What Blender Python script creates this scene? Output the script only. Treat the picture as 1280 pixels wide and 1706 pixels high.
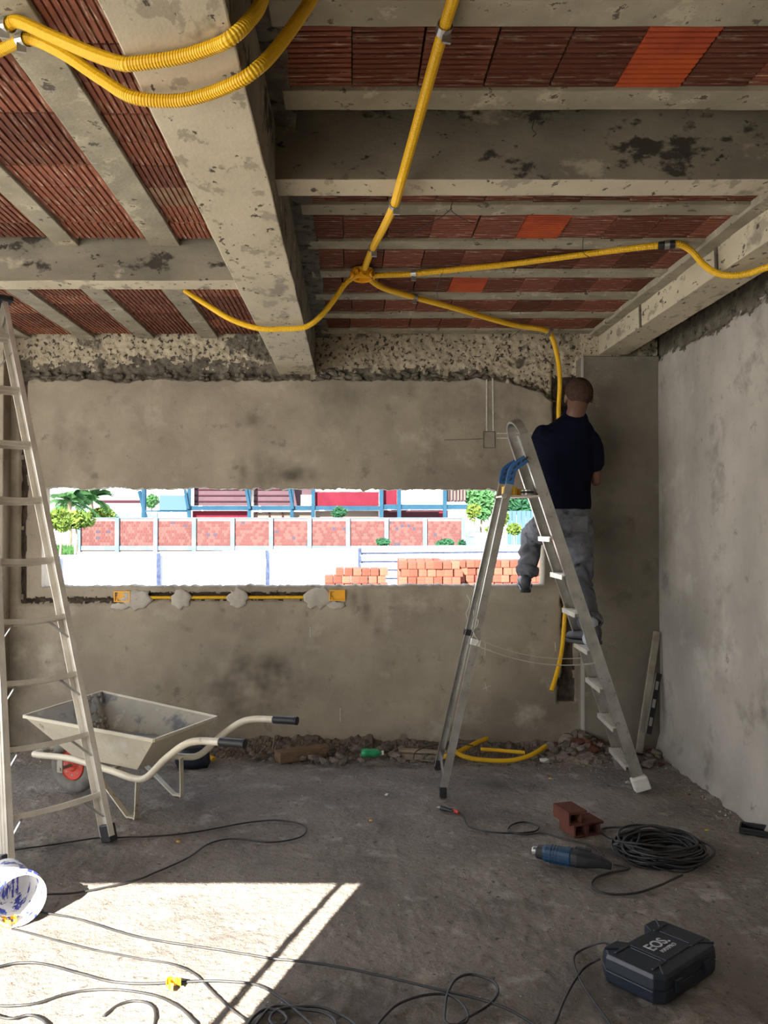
import bpy, bmesh, math, random
from mathutils import Vector, Matrix, noise
for o in list(bpy.data.objects): bpy.data.objects.remove(o)
R = random.Random(7)
SC = bpy.context.scene
COL = SC.collection
# ------------------------------------------------------------------ camera
EYE = 1.578; FPX = 1400.0; PITCH = math.radians(0.7)
cd = bpy.data.cameras.new('camera'); cam = bpy.data.objects.new('camera', cd); COL.objects.link(cam)
cam.location = (0, 0, EYE); cam.rotation_euler = (math.pi/2 + PITCH, 0, 0)
cd.sensor_fit = 'VERTICAL'; cd.sensor_height = 36; cd.sensor_width = 27; cd.lens = FPX/1706*36
cd.shift_x = 53/1706; cd.clip_start = .05; cd.clip_end = 600
SC.camera = cam
# ------------------------------------------------------------------ sky, sun, exposure
w = bpy.data.worlds.new('world'); SC.world = w; w.use_nodes = True
nt = w.node_tree; nt.nodes.clear()
out = nt.nodes.new('ShaderNodeOutputWorld'); bg = nt.nodes.new('ShaderNodeBackground')
tc = nt.nodes.new('ShaderNodeTexCoord'); sep = nt.nodes.new('ShaderNodeSeparateXYZ'); cr = nt.nodes.new('ShaderNodeValToRGB')
nt.links.new(tc.outputs['Generated'], sep.inputs[0]); nt.links.new(sep.outputs['Z'], cr.inputs[0])
cr.color_ramp.elements[0].position = 0.0; cr.color_ramp.elements[0].color = (1, 1, 1, 1)
cr.color_ramp.elements[1].position = 0.9; cr.color_ramp.elements[1].color = (.5, .68, 1, 1)
nt.links.new(cr.outputs[0], bg.inputs[0]); bg.inputs[1].default_value = 3.6
nt.links.new(bg.outputs[0], out.inputs[0])
SUN_EL = math.radians(30); SUN_H = Vector((.345, .94, 0)).normalized()
sd = bpy.data.lights.new('sun', 'SUN'); so = bpy.data.objects.new('sun', sd); COL.objects.link(so)
sdir = (SUN_H*math.cos(SUN_EL) + Vector((0, 0, -math.sin(SUN_EL)))).normalized()
so.rotation_euler = (-sdir).to_track_quat('Z', 'Y').to_euler()
so.location = (0, -3, 6)
sd.energy = 34.0; sd.color = (1, .95, .86); sd.angle = math.radians(.22)
SC.view_settings.view_transform = 'Standard'; SC.view_settings.look = 'None'
SC.view_settings.exposure = 0.3; SC.view_settings.gamma = 1; SC.view_settings.use_curve_mapping = False

# ------------------------------------------------------------------ measuring
cp, sp = math.cos(PITCH), math.sin(PITCH)
def ray(px, py):
    u = (px-587)/FPX; v = (853-py)/FPX
    return Vector((u, cp - v*sp, sp + v*cp))
def P(px, py, Y):
    d = ray(px, py); t = Y/d.y; return Vector((d.x*t, Y, EYE + d.z*t))
def PZ(px, py, z=0.0):
    d = ray(px, py); t = (z-EYE)/d.z; return Vector((d.x*t, d.y*t, z))

# ------------------------------------------------------------------ materials
def mat(name, c1, c2=None, scale=6, rough=.85, metal=0, bump=0, bscale=None, spots=None, detail=6, rnd=0, dist=.01, lo=.35, hi=.65, stretch=None, gloss=None, attr=None):
    m = bpy.data.materials.new(name); m.use_nodes = True; n = m.node_tree; b = n.nodes['Principled BSDF']
    b.inputs['Roughness'].default_value = rough; b.inputs['Metallic'].default_value = metal
    b.inputs['Base Color'].default_value = (*c1, 1)
    if rough >= .85: b.inputs['Specular IOR Level'].default_value = .12
    m.diffuse_color = (*c1, 1)
    tcn = n.nodes.new('ShaderNodeTexCoord'); vec = tcn.outputs['Object']
    if stretch:
        mp = n.nodes.new('ShaderNodeMapping'); mp.inputs['Scale'].default_value = stretch
        n.links.new(vec, mp.inputs[0]); vec = mp.outputs[0]
    def noi(s, d=detail, r=.6):
        q = n.nodes.new('ShaderNodeTexNoise'); q.inputs['Scale'].default_value = s; q.inputs['Detail'].default_value = d; q.inputs['Roughness'].default_value = r
        n.links.new(vec, q.inputs['Vector']); return q.outputs['Fac']
    def ramp(f, a, z, ca=(0, 0, 0, 1), cz=(1, 1, 1, 1)):
        q = n.nodes.new('ShaderNodeValToRGB'); q.color_ramp.elements[0].position = a; q.color_ramp.elements[1].position = z
        q.color_ramp.elements[0].color = ca; q.color_ramp.elements[1].color = cz; n.links.new(f, q.inputs[0]); return q.outputs[0]
    def mix(f, a, c):
        q = n.nodes.new('ShaderNodeMix'); q.data_type = 'RGBA'
        if hasattr(f, 'links'): n.links.new(f, q.inputs[0])
        else: q.inputs[0].default_value = f
        for s, v in ((6, a), (7, c)):
            if hasattr(v, 'links'): n.links.new(v, q.inputs[s])
            else: q.inputs[s].default_value = (*v, 1)
        return q.outputs[2]
    col = None
    if c2 is not None: col = mix(ramp(noi(scale), lo, hi), c1, c2)
    for (cs, s, a, z) in (spots or []):
        col = mix(ramp(noi(s, 5, .65), a, z), col if col is not None else c1, cs)
    if attr:
        an = n.nodes.new('ShaderNodeAttribute'); an.attribute_name = attr; col = mix(an.outputs['Fac'], col, (.1, .085, .065))
    if rnd:
        oi = n.nodes.new('ShaderNodeObjectInfo'); hsv = n.nodes.new('ShaderNodeHueSaturation')
        mr = n.nodes.new('ShaderNodeMapRange'); mr.inputs[3].default_value = 1-rnd; mr.inputs[4].default_value = 1+rnd
        n.links.new(oi.outputs['Random'], mr.inputs[0]); n.links.new(mr.outputs[0], hsv.inputs['Value'])
        if col is not None: n.links.new(col, hsv.inputs['Color'])
        else: hsv.inputs['Color'].default_value = (*c1, 1)
        col = hsv.outputs[0]
    if col is not None: n.links.new(col, b.inputs['Base Color'])
    if bump:
        bn = n.nodes.new('ShaderNodeBump'); bn.inputs['Strength'].default_value = bump; bn.inputs['Distance'].default_value = dist
        n.links.new(noi(bscale or scale*6, 8, .65), bn.inputs['Height']); n.links.new(bn.outputs[0], b.inputs['Normal'])
    return m
M = {}
M['plaster'] = mat('plaster', (.40, .345, .26), (.27, .228, .172), 1.4, .92, bump=.45, bscale=70, dist=.006, lo=.38, hi=.62,
                   spots=[((.2, .17, .13), 1.1, .54, .70), ((.45, .4, .315), 2.6, .56, .72), ((.13, .112, .085), 4.5, .63, .76), ((.23, .195, .15), 9, .6, .7)], attr='damp')
M['plaster_dark'] = mat('corner_shade_plaster', (.235, .21, .165), (.16, .142, .112), 1.6, .9, bump=.4, bscale=70, dist=.006, lo=.38, hi=.62,
                   spots=[((.1, .088, .07), 2.2, .56, .72), ((.3, .27, .21), 3.1, .6, .74)])  # darker colour paints in the light falloff at the right pillar
M['plaster_right'] = mat('plaster_right', (.42, .385, .335), (.30, .275, .24), 1.5, .92, bump=.4, bscale=60, dist=.006,
                   spots=[((.19, .17, .145), 2.4, .58, .74), ((.5, .47, .42), 1.8, .57, .75), ((.23, .2, .17), 8, .62, .72)])
M['rough'] = mat('rough_concrete', (.54, .46, .33), (.38, .325, .235), 4, .95, bump=.9, bscale=45, dist=.012,
                 spots=[((.15, .132, .1), 3.4, .55, .6), ((.075, .064, .05), 36, .56, .58)])
M['mortar'] = mat('dark_mortar', (.2, .175, .135), (.1, .087, .067), 11, .95, bump=.8, bscale=50, dist=.015, spots=[((.05, .044, .036), 18, .57, .63)])
M['chase'] = mat('chase_mortar', (.1, .075, .055), (.04, .032, .026), 20, .95, bump=.8, bscale=50, dist=.01)
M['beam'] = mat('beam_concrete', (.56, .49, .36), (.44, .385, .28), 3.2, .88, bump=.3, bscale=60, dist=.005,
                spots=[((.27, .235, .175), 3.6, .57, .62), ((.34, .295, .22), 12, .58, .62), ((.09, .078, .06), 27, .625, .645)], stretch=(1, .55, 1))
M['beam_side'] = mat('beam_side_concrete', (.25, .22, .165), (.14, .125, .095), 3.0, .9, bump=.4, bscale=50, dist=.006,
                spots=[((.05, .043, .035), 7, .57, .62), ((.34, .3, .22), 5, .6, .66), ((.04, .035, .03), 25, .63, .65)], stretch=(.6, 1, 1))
M['rib'] = mat('rib_concrete', (.38, .34, .25), (.27, .24, .175), 5, .9, bump=.45, bscale=60, dist=.006,
               spots=[((.46, .41, .3), 9, .57, .63), ((.12, .105, .08), 18, .61, .64)])
M['block'] = mat('terracotta', (.24, .065, .036), (.13, .035, .022), 5, .85, bump=.2, bscale=60, dist=.003, rnd=.4,
                 spots=[((.34, .25, .19), 9, .63, .78)])
M['block_old'] = mat('terracotta_limed', (.3, .2, .13), (.22, .11, .07), 9, .9, bump=.2, bscale=60, dist=.003)
M['block_hot'] = mat('terracotta_orange', (.52, .1, .03), (.34, .065, .03), 4, .85, bump=.2, bscale=60, dist=.003)
M['block_flute'] = mat('terracotta_face', (0.2200, 0.0774, 0.0458), (0.1144, 0.0405, 0.0264), 6, .85, rnd=.4, stretch=(0.8800, 7.9200, 0.8800), bump=.2, bscale=60, dist=.003,
                       spots=[((.42, .31, .22), 8, .56, .68)])
M['block_flute_y'] = mat('terracotta_face_lengthways', (0.2728, 0.1012, 0.0616), (0.1496, 0.0528, 0.0334), 6, .85, rnd=.35, stretch=(7.9200, 0.8800, 0.8800), bump=.2, bscale=60, dist=.003,
                       spots=[((.48, .35, .25), 8, .55, .67)])
M['floor'] = mat('dusty_floor', (.32, .28, .24), (.21, .184, .16), 2.0, .95, bump=1.0, bscale=38, dist=.02,
                 spots=[((.125, .112, .102), 1.5, .55, .70), ((.43, .39, .34), 5.5, .56, .70), ((.13, .112, .095), 30, .6, .68), ((.62, .58, .52), 80, .68, .71)])
M['slab'] = mat('slab_concrete', (.3, .27, .21), (.2, .18, .14), 4, .9)
M['yellow'] = mat('yellow_conduit_plastic', (.78, .46, .008), None, rough=.45)
M['yellow_dark'] = mat('orange_box_plastic', (.85, .42, .01), None, rough=.45)
M['zinc'] = mat('zinc_strap', (.45, .45, .43), None, rough=.4, metal=.9)
M['black'] = mat('black_plastic', (.015, .015, .017), None, rough=.5)
M['rubber'] = mat('black_cable_rubber', (.012, .012, .014), (.03, .028, .027), 12, .45)
M['alu'] = mat('ladder_aluminium', (.55, .54, .5), (.38, .37, .34), 9, .36, metal=.8, bump=.1, bscale=60, dist=.002, spots=[((.32, .31, .28), 30, .6, .68)])
M['alu_pale'] = mat('pale_aluminium', (.74, .7, .62), (.6, .56, .48), 8, .42, metal=.55, bump=.1, bscale=60, dist=.002)
M['white'] = mat('white_splash', (.75, .73, .68), (.6, .58, .52), 20, .8)
M['blue_plastic'] = mat('blue_plastic', (.01, .07, .19), (.015, .09, .24), 15, .45)
M['dark_navy'] = mat('case_plastic', (.011, .016, .026), (.017, .023, .034), 40, .4, bump=.15, bscale=250, dist=.001)
M['tray'] = mat('cement_stained_steel', (.66, .6, .46), (.55, .5, .38), 4, .55, metal=.15, bump=.15, bscale=30, dist=.004,
                spots=[((.26, .19, .12), 12, .64, .7), ((.72, .69, .6), 5, .58, .72), ((.2, .18, .15), 4, .68, .74)])
M['tray_in'] = mat('tray_cement_coat', (.42, .385, .31), (.3, .285, .25), 3, .7, metal=.1, bump=.4, bscale=30, dist=.006, spots=[((.16, .16, .165), 2.2, .5, .56), ((.55, .52, .45), 6, .62, .7)])
M['slurry'] = mat('wet_cement', (.26, .26, .25), (.18, .18, .175), 6, .32)
M['rust'] = mat('dirty_frame_paint', (.4, .37, .3), (.25, .22, .17), 10, .6, metal=.3)
M['red'] = mat('red_wheel_rim', (.72, .075, .035), (.45, .06, .04), 12, .6)
M['tyre'] = mat('dusty_tyre', (.21, .195, .165), (.13, .12, .105), 10, .95, bump=.3, bscale=40)
M['wood'] = mat('site_timber', (.24, .16, .1), (.17, .11, .07), 6, .9, stretch=(1, 10, 10), bump=.3, bscale=40)
M['wood_pale'] = mat('pale_timber', (.36, .3, .22), (.25, .2, .15), 6, .9, stretch=(1, 10, 10), bump=.3, bscale=40)
M['dab'] = mat('dried_mortar_patch', (.52, .48, .41), (.4, .36, .3), 9, .92, bump=.4, bscale=60)
M['rubble'] = mat('rubble', (.26, .22, .18), (.17, .14, .115), 7, .95, bump=.5, bscale=50, rnd=.45)
M['rubble_pale'] = mat('pale_rubble', (.6, .56, .5), (.45, .42, .37), 9, .95, bump=.4, bscale=60)
M['rubble_red'] = mat('brick_shard', (.15, .058, .04), (.1, .04, .03), 9, .95, bump=.4, bscale=60)
M['green'] = mat('green_plastic', (.01, .22, .08), (.02, .32, .12), 15, .3)
M['skin'] = mat('skin', (0.1488, 0.0682, 0.0422), (0.1240, 0.0558, 0.0341), 12, .6)
M['hair'] = mat('cropped_hair', (.04, .022, .016), (.065, .038, .028), 60, .9, bump=.5, bscale=400, dist=.002)
M['shirt'] = mat('navy_shirt', (.003, .004, .012), (.005, .006, .018), 6, .95)
M['jeans'] = mat('grey_jeans', (0.1000, 0.1050, 0.1200), (0.1900, 0.1950, 0.2150), 4, .92, bump=.2, bscale=300, dist=.001, lo=.42, hi=.58, spots=[((0.0500, 0.0530, 0.0620), 7, .56, .64)])
M['shoe'] = mat('shoe_leather', (.035, .035, .045), (.08, .08, .09), 15, .6)
M['sock'] = mat('pale_sock', (.4, .42, .47), None)
M['chalk'] = mat('chalk', (.62, .59, .53), (.45, .42, .37), 60, .95)
M['pencil'] = mat('pencil_mark', (.1, .09, .08), None)
M['twine'] = mat('twine', (.5, .46, .38), None)
M['bucket'] = mat('bucket_plastic', (.72, .72, .7), None, rough=.5, spots=[((.03, .05, .3), 22, .53, .56)], stretch=(1, 1, .2))
M['drill_blue'] = mat('drill_blue', (.005, .035, .085), (.008, .05, .11), 12, .45)
M['ground'] = mat('pale_ground', (.62, .6, .55), (.52, .5, .45), .6, .95)
M['grass'] = mat('grass_green', (0.0204, 0.0578, 0.0170), (0.0314, 0.0808, 0.0204), .8, .9)
M['leaf'] = mat('leaf_green', (0.0255, 0.0779, 0.0255), (0.0471, 0.1122, 0.0394), .5, .9)
M['leaf_yellow'] = mat('leaf_yellow_green', (0.0748, 0.1096, 0.0170), (0.0519, 0.0926, 0.0170), .5, .9)
M['leaf_palm'] = mat('palm_green', (.035, .1, .035), (.05, .12, .04), .5, .9)
M['leaf_dark'] = mat('leaf_dark_green', (0.0102, 0.0433, 0.0190), (0.0153, 0.0561, 0.0255), .7, .9)
M['trunk'] = mat('trunk_bark', (.2, .16, .11), (.13, .1, .07), 4, .9)
M['ebrick'] = mat('far_block', (0.0675, 0.0245, 0.0225), (0.0583, 0.0205, 0.0192), .5, .95)
M['ebrick2'] = mat('far_block_pale', (0.0854, 0.0358, 0.0319), (0.0768, 0.0319, 0.0278), .5, .95)
M['ebrick3'] = mat('far_block_grey', (0.0311, 0.0236, 0.0351), None)
M['ejoint'] = mat('far_mortar', (0.1019, 0.0783, 0.0783), None)
M['epil'] = mat('far_pilaster', (0.0472, 0.0668, 0.0864), (0.0702, 0.0939, 0.1134), 1.5)
M['sheet'] = mat('white_sheet', (.3, .31, .33), (.26, .275, .3), 2, .6)
M['joint_gap_shadow'] = mat('sheet_joint', (0.0280, 0.0360, 0.0720), (0.0560, 0.0720, 0.1200), 12, .9)  # dark sheet joints, and painted shadow in the fence board gaps
M['obrick'] = mat('orange_block', (0.1613, 0.0515, 0.0344), (0.1349, 0.0409, 0.0264), 4, .9, rnd=.38, bump=.2, bscale=30)
M['bsteel'] = mat('blue_steel', (0.0061, 0.0247, 0.0452), (0.0088, 0.0314, 0.0525), 1, .9)
M['bred'] = mat('red_cladding', (0.0561, 0.0041, 0.0102), (0.0665, 0.0061, 0.0124), 1, .9)
M['bpink'] = mat('mauve_cladding', (0.0454, 0.0266, 0.0326), (0.0532, 0.0326, 0.0394), 1, .9)
M['bwhite'] = mat('white_render', (.8, .8, .8), None)
M['bmaroon'] = mat('maroon_shutter', (0.0186, 0.0054, 0.0087), (0.0244, 0.0063, 0.0100), 3)
M['blightblue'] = mat('light_blue_wall', (0.0314, 0.0597, 0.0947), None)
M['glass_dark'] = mat('dark_glazing', (.06, .08, .1), None, rough=.15)
M['cream'] = mat('cream_render', (0.0822, 0.0660, 0.0576), None)
M['car'] = mat('car_paint', (.05, .07, .14), None, rough=.3)
M['car2'] = mat('car_paint_blue', (.1, .16, .3), None, rough=.3)

# ------------------------------------------------------------------ mesh helpers
class MB:
    def __init__(s): s.v = []; s.f = []; s.mi = []; s.cur = 0
    def add(s, vs, fs):
        b = len(s.v); s.v += [Vector(v) for v in vs]
        for f in fs: s.f.append([b+i for i in f]); s.mi.append(s.cur)
        return s
    def box(s, lo, hi, mt=None):
        x0, y0, z0 = lo; x1, y1, z1 = hi
        vs = [(x0, y0, z0), (x1, y0, z0), (x1, y1, z0), (x0, y1, z0), (x0, y0, z1), (x1, y0, z1), (x1, y1, z1), (x0, y1, z1)]
        if mt is not None: vs = [mt @ Vector(v) for v in vs]
        return s.add(vs, [(0, 3, 2, 1), (4, 5, 6, 7), (0, 1, 5, 4), (1, 2, 6, 5), (2, 3, 7, 6), (3, 0, 4, 7)])
    def ring_loft(s, rings, cap=True, closed=False):
        n = len(rings[0]); b = len(s.v)
        for r in rings: s.v += [Vector(p) for p in r]
        m = len(rings)
        for i in range(m if closed else m-1):
            for j in range(n):
                a = b+i*n+j; c = b+i*n+(j+1) % n; d = b+((i+1) % m)*n+(j+1) % n; e = b+((i+1) % m)*n+j
                s.f.append([a, c, d, e]); s.mi.append(s.cur)
        if cap and not closed:
            s.f.append([b+j for j in range(n)][::-1]); s.mi.append(s.cur)
            s.f.append([b+(m-1)*n+j for j in range(n)]); s.mi.append(s.cur)
        return s
    def tube(s, path, rad, n=8, closed=False, cap=True):
        path = [Vector(p) for p in path]; m = len(path)
        rad = rad if hasattr(rad, '__len__') else [rad]*m
        rings = []; prev = None
        for i, p in enumerate(path):
            if closed: t = path[(i+1) % m]-path[i-1]
            else: t = path[min(i+1, m-1)]-path[max(i-1, 0)]
            if t.length < 1e-9: t = Vector((0, 0, 1))
            t.normalize()
            if prev is None:
                up = Vector((0, 0, 1)) if abs(t.z) < .9 else Vector((1, 0, 0)); a = t.cross(up).normalized()
            else:
                a = (prev - t*prev.dot(t))
                a = a.normalized() if a.length > 1e-6 else t.orthogonal().normalized()
            prev = a; bb = t.cross(a)
            rings.append([p + a*(rad[i]*math.cos(2*math.pi*k/n)) + bb*(rad[i]*math.sin(2*math.pi*k/n)) for k in range(n)])
        return s.ring_loft(rings, cap, closed)
    def sweep(s, path, wd, w, t, closed=False):
        """rectangular section, width w along wd, thickness t across"""
        path = [Vector(p) for p in path]; m = len(path); rings = []
        for i, p in enumerate(path):
            T = (path[(i+1) % m]-path[i-1]) if closed else (path[min(i+1, m-1)]-path[max(i-1, 0)])
            T.normalize(); d = Vector(wd); W = (d - T*d.dot(T)).normalized(); N = T.cross(W)
            rings.append([p+W*w/2+N*t/2, p-W*w/2+N*t/2, p-W*w/2-N*t/2, p+W*w/2-N*t/2])
        return s.ring_loft(rings, True, closed)
    def sphere(s, c, r, n=12, m=8, mt=None):
        c = Vector(c); r = Vector(r) if hasattr(r, '__len__') else Vector((r, r, r)); rings = []
        for i in range(m+1):
            a = math.pi*(i+.001)/(m+.002)-math.pi/2
            ring = [Vector((math.cos(a)*math.cos(2*math.pi*k/n)*r.x, math.cos(a)*math.sin(2*math.pi*k/n)*r.y, math.sin(a)*r.z)) for k in range(n)]
            if mt is not None: ring = [mt @ q for q in ring]
            rings.append([c+q for q in ring])
        return s.ring_loft(rings)
    def lathe(s, prof, c, axis=(0, 0, 1), n=24, cap=True):
        q = Vector((0, 0, 1)).rotation_difference(Vector(axis)).to_matrix(); c = Vector(c)
        rings = [[c + q @ Vector((r*math.cos(2*math.pi*k/n), r*math.sin(2*math.pi*k/n), h)) for k in range(n)] for r, h in prof]
        return s.ring_loft(rings, cap)
    def prism(s, poly, mt, h):
        n = len(poly)
        return s.add([mt @ Vector((x, y, 0)) for x, y in poly]+[mt @ Vector((x, y, h)) for x, y in poly],
                     [list(range(n))[::-1], list(range(n, 2*n))]+[[i, (i+1) % n, n+(i+1) % n, n+i] for i in range(n)])
    def build(s, name, m, parent=None, smooth=False, origin=None, bevel=0, loc=None):
        me = bpy.data.meshes.new(name); o = bpy.data.objects.new(name, me)
        if parent is not None:
            r = parent
            while r.parent: r = r.parent
            org = r.location.copy(); o.parent = parent
        else:
            if origin is None:
                xs = [v.x for v in s.v]; ys = [v.y for v in s.v]; zs = [v.z for v in s.v]
                org = Vector(((min(xs)+max(xs))/2, (min(ys)+max(ys))/2, min(zs)))
            else: org = Vector(origin)
            o.location = org
        me.from_pydata([v-org for v in s.v], [], s.f)
        for k in (m if isinstance(m, (list, tuple)) else [m]): me.materials.append(M[k] if isinstance(k, str) else k)
        if any(s.mi): me.polygons.foreach_set('material_index', s.mi)
        if smooth: me.polygons.foreach_set('use_smooth', [True]*len(me.polygons))
        me.update()
        COL.objects.link(o)
        if bevel:
            bv = o.modifiers.new('bevel', 'BEVEL'); bv.width = bevel; bv.segments = 2; bv.limit_method = 'ANGLE'
        return o
def tag(o, label=None, cat=None, group=None, kind=None):
    if label: o['label'] = label
    if cat: o['category'] = cat
    if group: o['group'] = group
    if kind: o['kind'] = kind
    return o
def thing(name, loc, label, cat, group=None):
    o = bpy.data.objects.new(name, None); COL.objects.link(o); o.location = loc; o.empty_display_size = .1
    return tag(o, label, cat, group)
def nz(x, y, z=0, s=1): return noise.noise(Vector((x*s, y*s, z*s)))
def smoothpath(pts, n=8, closed=False):
    pts = [Vector(p) for p in pts]; m = len(pts); res = []
    for i in range(m if closed else m-1):
        if closed: a, b, c, d = pts[i-1], pts[i], pts[(i+1) % m], pts[(i+2) % m]
        else: a, b, c, d = pts[max(i-1, 0)], pts[i], pts[i+1], pts[min(i+2, m-1)]
        for k in range(n):
            t = k/n
            res.append(.5*((2*b)+(c-a)*t+(2*a-5*b+4*c-d)*t*t+(3*b-a-3*c+d)*t**3))
    if not closed: res.append(pts[-1])
    return res
def resample(path, step):
    res = [path[0].copy()]; acc = 0
    for a, b in zip(path, path[1:]):
        L = (b-a).length
        if L < 1e-9: continue
        d = step-acc
        while d <= L:
            res.append(a.lerp(b, d/L)); d += step
        acc = L-(d-step)
    return res
def subcopy(o, parent=None):
    c = o.copy(); COL.objects.link(c); c.parent = parent
    return c

# ================================================================== STRUCTURE
CZ = EYE+1.33            # underside of the hollow blocks
WY = 5.97                # plaster face of the far wall
# ---- ground outside
g = MB(); g.box((-200, -60, -.75), (200, 260, -.45)); tag(g.build('ground', 'ground', origin=(0, 0, -.45)), kind='structure')
# ---- floor: rough screed
def floorz(x, y):
    return -.006 + .007*nz(x, y, 0, 2.3) + .004*nz(x, y, 3, 9) + .0045*noise.noise(Vector((x*26, y*26, 1))) + .003*noise.noise(Vector((x*55, y*55, 5)))
g = MB(); st = .0125
nx = int(5.2/st); ny = int(4.25/st); x0 = -3.05; y0 = 1.75
vs = [(x0+i*st, y0+j*st, floorz(x0+i*st, y0+j*st)) for j in range(ny+1) for i in range(nx+1)]
g.v = [Vector(v) for v in vs]
g.f = [[j*(nx+1)+i, j*(nx+1)+i+1, (j+1)*(nx+1)+i+1, (j+1)*(nx+1)+i] for j in range(ny) for i in range(nx)]; g.mi = [0]*len(g.f)
xe = x0+nx*st; ye = y0+ny*st
for lo, hi in (((-6.2, -1.6, -.45), (x0, 6.2, -.006)), ((x0, -1.6, -.45), (xe, y0, -.006)), ((xe, -1.6, -.45), (2.4, 6.2, -.006)), ((x0, ye, -.45), (xe, 6.2, -.006)), ((x0, y0, -.45), (xe, ye, -.05))):
    g.box(lo, hi)
floor = g.build('floor', 'floor', smooth=True, origin=(0, 3, 0)); tag(floor, kind='structure')

# ---- far wall (height field with ragged window, ragged plaster line, chases)
WX0, WX1 = -2.205, 1.365
def zb(x): return 1.118 + .012*(x+2.2)/3.5 + .010*nz(x, 7, 0, 6) + .011*nz(x, 1, 0, 25)+.007*nz(x, 1, 0, 60)
def zt(x): return 1.815 - .004*x + .018*nz(x, 2, 0, 5) + .018*nz(x, 4, 0, 17) + .012*nz(x, 4, 0, 45)
def zr(x):
    z = 2.585 + .022*nz(x, 9, 0, 4) + .016*nz(x, 3, 0, 14)+.01*nz(x, 3, 0, 40)
    if x > 1.0: z -= .22*min(1, (x-1.0)/.5)**2
    return z
XL, XR = -2.44, 2.14
def seg(a, b, n): return [a+(b-a)*i/n for i in range(n)]
xs = seg(XL, WX0, 20)+seg(WX0, WX1, 300)+seg(WX1, XR, 66)+[XR]
def inbox(x, z, x0, x1, z0, z1, r=.012):
    e = .012*noise.noise(Vector((x*14, z*14, 0)))
    return min(x-(x0+e), (x1+e)-x, z-(z0+e), (z1+e)-z)
def depth(x, z, rr):
    d = .004*nz(x, z, 0, 1.3)+.0012*nz(x, z, 0, 18)
    if z > rr:
        t = min(1, (z-rr)/.05); k = nz(x, z, 5, 6); k2 = nz(x, z, 8, 30)
        lumps = max(0, 1-(z-rr)/.16)
        d = .032*t+.012*k2+.03*k*lumps+.02*lumps*nz(x*1.0, z*.5, 9, 22)
        d += .01*abs(nz(x, z, 2, 16))
    ch = max(inbox(x, z, 1.485, 1.56, .33, 2.7), inbox(x, z, 1.455, 1.57, .30, .47), inbox(x, z, 1.43, 1.6, 2.2, 2.75),
             inbox(x, z, -2.36, -2.318, 1.0, 2.58), inbox(x, z, -2.36, -1.66, .998, 1.038), inbox(x, z, -1.66, -.1, 1.02, 1.075))
    if ch > -.006: d += .035*min(1, (ch+.006)/.014)*(1+.3*nz(x, z, 1, 30))
    return d, ch
rows = 0; V = []; F = []; MI = []
NS = (88, 56, 66, 44)
def z_at(i, r):
    x = xs[i]; z = colz[i][r]; return z < zr(x)+(.14 if x < -.5 else .055)+.075*nz(x, 5, 0, 3)+.09*nz(x, z, 2, 13)+.07*nz(x, z, 7, 34)
colz = []
for x in xs:
    a, b, c = zb(x), zt(x), zr(x)
    colz.append(seg(-.02, a, NS[0])+seg(a, b, NS[1])+seg(b, c, NS[2])+seg(c, CZ+.03, NS[3])+[CZ+.03])
nr = sum(NS)+1; CH = []
for i, x in enumerate(xs):
    for z in colz[i]:
        d, ch = depth(x, z, zr(x)); 
        e = 0
        if WX0-.03 < x < WX1+.03:
            dz = min(abs(z-zb(x)), abs(z-zt(x)))
            if dz < .012: e = (.012-dz)*.5
        V.append((x, WY+d+e, z)); CH.append(ch)
iw0, iw1 = 20, 320
g = MB(); g.v = [Vector(v) for v in V]
for i in range(len(xs)-1):
    for r in range(nr-1):
        if NS[0] <= r < NS[0]+NS[1] and iw0 <= i < iw1: continue
        a = i*nr+r; g.f.append([a, a+nr, a+nr+1, a+1])
        g.mi.append(1 if CH[a] > .0 and colz[i][r] < 2.62 else ((3 if z_at(i, r) else 2) if r >= nr-1-NS[3] else 0))
# ragged reveals through the wall
TH = .16
def strip(idx):
    b = len(g.v)
    for k in idx: g.v.append(Vector((g.v[k].x, WY+TH, g.v[k].z)))
    for k in range(len(idx)-1): g.f.append([idx[k], idx[k+1], b+k+1, b+k]); g.mi.append(0)
strip([i*nr+NS[0] for i in range(iw0, iw1+1)])
strip([i*nr+NS[0]+NS[1] for i in range(iw0, iw1+1)])
strip([iw0*nr+r for r in range(NS[0], NS[0]+NS[1]+1)])
strip([iw1*nr+r for r in range(NS[0], NS[0]+NS[1]+1)])
B0, B1 = WY+.09, WY+TH
g.box((XL, B0, -.45), (2.33, B1, 1.095)); g.box((XL, B0, 1.86), (2.33, B1, 3.2)); g.box((XL, B0, 1.05), (WX0-.01, B1, 1.9)); g.box((WX1+.01, B0, 1.05), (2.33, B1, 1.9))
nvw = len(g.v)
STAINS = [(490, 792, 48, 13, .75), (405, 785, 9, 24, .5), (430, 770, 14, 14, .3), (425, 1135, 95, 62, .6), (560, 665, 60, 50, .28), (425, 700, 14, 12, .45), (300, 1230, 160, 22, .35),
          (880, 640, 60, 40, .3), (700, 640, 90, 35, .2), (610, 1010, 10, 26, .5), (630, 1045, 8, 14, .5), (590, 1000, 8, 16, .5), (380, 1035, 30, 22, .25), (850, 780, 80, 30, .25), (100, 720, 12, 60, .2), (760, 1225, 120, 16, .35), (915, 720, 30, 110, .3), (560, 985, 22, 10, .5), (150, 690, 20, 60, .15)]
STW = [(P(a_, b_, WY), c_/234, d_/234, e_) for a_, b_, c_, d_, e_ in STAINS]
def damp(v):
    t = 0
    for p, a_, b_, e_ in STW:
        q = ((v.x-p.x)/a_)**2+((v.z-p.z)/b_)**2
        if q < 6: t = max(t, e_*math.exp(-q)*(1+1.1*nz(v.x, v.z, a_*9, 7)+.6*nz(v.x, v.z, a_, 20)))
    return min(.9, max(0, t))
DV = [damp(v) for v in g.v]
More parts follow.
